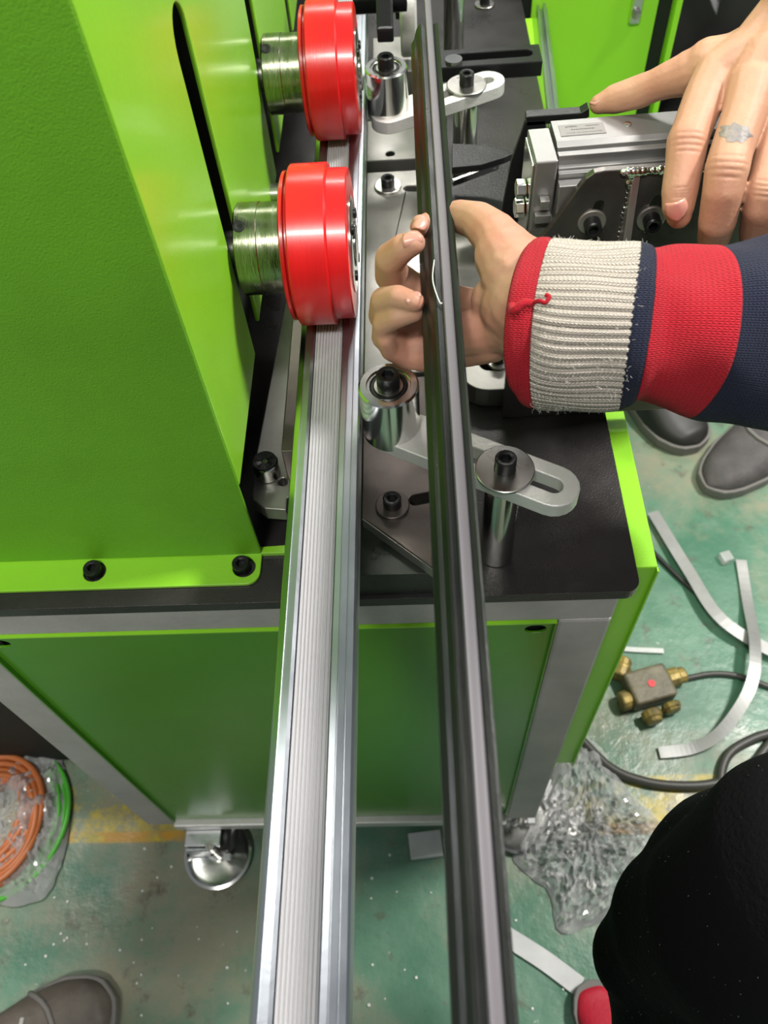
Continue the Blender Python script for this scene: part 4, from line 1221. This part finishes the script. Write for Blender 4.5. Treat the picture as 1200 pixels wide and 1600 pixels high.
# brass distribution fitting
bt_ = thing('pipe_fitting', 'dirty yellow brass pipe fitting with a red dot on the green floor', 'fitting', (0.3253,0.4644,0.0000))
c0 = Vector((0.3281,0.4643,0.0000))
def loc_box(x0, x1, y0, y1, z0, z1, ang=0.25):
    b_ = B(); box(b_, x0, x1, y0, y1, z0, z1)
    b_.transform(Matrix.Translation(c0) @ Matrix.Rotation(ang, 4, 'Z'))
    return b_
bm = loc_box(-0.030, 0.036, -0.022, 0.030, 0.001, 0.034); obj('fitting_body', bm, BRASSGREY, bt_, bevel=0.005, seg=3)
for (x, y, ax_, l) in ((0.034, 0.008, 'x', 0.030), (-0.034, 0.030, 'l', 0.034), (-0.010, -0.030, 'y', 0.020), (-0.046, -0.006, 'x', 0.02), (0.022, -0.028, 'y', 0.014)):
    b_ = B()
    pr_ = [(0, 0), (0.0135, 0), (0.0150, 0.003), (0.0150, l * 0.6), (0.0125, l * 0.62), (0.0125, l - 0.002), (0.0105, l), (0, l)]
    lathe(b_, pr_, n=12)
    rot = {'x': Matrix.Rotation(PI / 2, 4, 'Y'), 'y': Matrix.Rotation(PI / 2, 4, 'X'), 'l': Matrix.Rotation(-0.7, 4, 'Z') @ Matrix.Rotation(-PI / 2, 4, 'X')}[ax_]
    b_.transform(Matrix.Translation(c0) @ Matrix.Rotation(0.25, 4, 'Z') @ Matrix.Translation((x, y, 0.017)) @ rot)
    obj('nozzle', b_, BRASS, bt_, bevel=0.001)
b_ = B(); lathe(b_, [(0, 0.0341), (0.0055, 0.0341), (0.0055, 0.0352), (0.0025, 0.0352), (0.0025, 0.0346), (0, 0.0346)], ((0.3311,0.4678,0.0340)[0], (0.3311,0.4678,0.0340)[1], 0), n=24); obj('red_dot', b_, REDPAINT, bt_, smooth=30)

# small white piece and cube
def small(name, label, px, sx, sy, h, m, ang=0.0, z=0.0005, cat='scrap'):
    b_ = B(); box(b_, -sx / 2, sx / 2, -sy / 2, sy / 2, 0, h)
    b_.transform(Matrix.Translation((px[0], px[1], z)) @ Matrix.Rotation(ang, 4, 'Z'))
    return tag(obj(name, b_, m, bevel=min(sx, sy, h) * 0.12), label, cat)
small('white_block', 'small white plastic block on the floor between both profiles', (-0.0099,0.2525,0.0000), 0.045, 0.034, 0.012, WHITEPL, 0.1)
small('clear_cube', 'little clear cube beside the upright end of the curled strip', (0.4992,0.6939,0.0000), 0.018, 0.018, 0.014, FILM, 0.3)
small('white_card', 'torn white card poking from the bag under the bench leg', (0.1599,0.3161,0.0000), 0.06, 0.05, 0.002, WHITEPL, -0.6, z=0.004)

# crumpled clear bags
def film_bag(name, label, outline, h, seed, cat='bag', z0=0.002, contents=None, amp=1.0):
    rnd = random.Random(seed)
    from mathutils import noise
    cx = sum(p_[0] for p_ in outline) / len(outline)
    cy = sum(p_[1] for p_ in outline) / len(outline)
    O = spline([(p_[0], p_[1], 0) for p_ in outline] + [(outline[0][0], outline[0][1], 0)], 10)[:-1]
    bm = B()
    n = len(O)
    m_ = 26
    rings = []
    for j in range(m_ + 1):
        f = j / m_
        row = []
        for i in range(n):
            q = Vector((cx, cy, 0)).lerp(O[i], f)
            nz_ = noise.noise(Vector((q.x * 34 + seed, q.y * 34, 0)))
            n2_ = abs(noise.noise(Vector((q.x * 85, q.y * 85, seed))))
            n3_ = abs(noise.noise(Vector((q.x * 150, q.y * 60, seed * 2))))
            z_ = z0 + h * (1 - f ** 3) * (0.62 + 0.5 * nz_ * amp) + (1 - f ** 6) * (0.018 * n2_ + 0.014 * n3_) * amp
            row.append(bm.verts.new((q.x + 0.004 * n2_, q.y + 0.004 * nz_, max(z_, 0.0012))))
        rings.append(row)
    for j in range(m_):
        for i in range(n):
            k = (i + 1) % n
            bm.faces.new((rings[j][i], rings[j][k], rings[j + 1][k], rings[j + 1][i]))
    bmesh.ops.remove_doubles(bm, verts=bm.verts, dist=0.00001)
    t = thing(name, label, cat, (cx, cy, 0))
    obj('film', bm, FILM, t, smooth=14)
    return t
bag = film_bag('plastic_bag', 'crumpled clear plastic bag of small white parts beside the right bench leg',
               [(0.2165,0.4028,0.0000), (0.2469,0.3878,0.0000), (0.2777,0.3229,0.0000), (0.3070,0.2874,0.0000), (0.3301,0.2491,0.0000), (0.2729,0.1936,0.0000), (0.2167,0.1558,0.0000), (0.1613,0.1429,0.0000), (0.1523,0.1872,0.0000), (0.1311,0.2112,-0.0000), (0.1083,0.2441,0.0000), (0.1614,0.3295,0.0000)], 0.022, 3, amp=1.3)
for k in range(26):
    a = random.uniform(0, 2 * PI); r = random.uniform(0, 1) ** 0.6 * 0.055
    c = Vector((0.1963,0.2511,0.0000)) + Vector((r * math.cos(a), r * math.sin(a) * 1.1, 0.006 + 0.001 * (k % 4)))
    if k % 2 == 0:
        b_ = B(); d_ = Vector((math.cos(a * 3), math.sin(a * 3), 0.1)) * random.uniform(0.010, 0.022)
        capsule(b_, c - d_, 0.0024, c + d_, 0.0030, n=8, m=3)
        tag(obj('white_pin', b_, mat_pin, smooth=60), 'small white plastic pin inside the clear bag', 'pin', 'white pins inside the clear bag')
    else:
        b_ = B(); lathe(b_, [(0.003, 0), (0.0065, 0), (0.0065, 0.004), (0.003, 0.004)], c, n=16)
        tag(obj('steel_ring', b_, WHITEALU, smooth=40), 'small pale ring inside the clear bag', 'ring', 'pale rings inside the clear bag')

# coil of orange and green cable in a clear bag at the left edge
cc = Vector((-0.6231,0.2893,0.0200))
co_ = thing('orange_cable_coil', 'coil of orange cable inside a clear bag at the left edge', 'cable', (cc.x, cc.y, 0))
for k in range(18):
    rr = 0.048 + 0.0062 * (k % 6)
    pts = []
    for i in range(60):
        a = 2 * PI * i / 60
        pts.append((cc.x + (rr + 0.003 * math.sin(3 * a + k)) * math.cos(a) * 0.92, cc.y + (rr + 0.003 * math.sin(2 * a + k)) * math.sin(a) * 1.10, 0.008 + 0.010 * (k // 6) + 0.003 * (1 + math.sin(2 * a + k * 1.7))))
    bm = B(); tube(bm, pts, 0.0048, n=9, closed=True); obj('cable_turn', bm, ORANGE, co_, smooth=60)
cg = thing('green_cable_coil', 'green cable loops outside the orange coil at the left edge', 'cable', (cc.x, cc.y, 0))
for k in range(4):
    pts = []
    for i in range(40):
        a = -2.4 + 3.3 * i / 39
        rr = 0.090 + 0.0068 * k
        pts.append((cc.x + rr * math.cos(a) * 0.92, cc.y + rr * math.sin(a) * 0.98 + 0.004, 0.007 + 0.004 * (k % 2) + 0.002 * math.sin(3 * a + k)))
    bm = B(); tube(bm, pts, 0.0036, n=9); obj('cable_turn', bm, GREENCAB, cg, smooth=60)
film_bag('plastic_bag', 'crumpled clear bag wrapped over the cable coils at left', [(-0.7274,0.3842,0.0000), (-0.6515,0.3973,0.0000), (-0.5674,0.4202,0.0000), (-0.5466,0.3710,0.0000), (-0.5189,0.2879,0.0000), (-0.5223,0.2197,0.0000), (-0.5419,0.1874,0.0000), (-0.5948,0.1840,0.0000), (-0.6799,0.1971,0.0000), (-0.7663,0.2919,0.0000)], 0.045, 11, z0=0.004, amp=0.8)
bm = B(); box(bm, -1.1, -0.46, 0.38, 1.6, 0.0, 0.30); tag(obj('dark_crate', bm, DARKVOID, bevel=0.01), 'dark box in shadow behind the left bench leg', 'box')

# glittering chips scattered on the floor
for k in range(70):
    while True:
        x_ = random.uniform(-0.55, 0.25); y_ = random.uniform(0.02, 0.27)
        if not (0.12 < x_ and y_ > 0.12):
            break
    b_ = B()
    s_ = random.uniform(0.0010, 0.0024)
    lathe(b_, [(0, 0), (s_, 0), (s_ * 0.8, s_), (0, s_ * 1.2)], (x_, y_, 0.0003), n=6)
    tag(obj('metal_chip', b_, LINT), 'tiny bright chip scattered on the green floor', 'chip', 'tiny bright chips on the green floor')
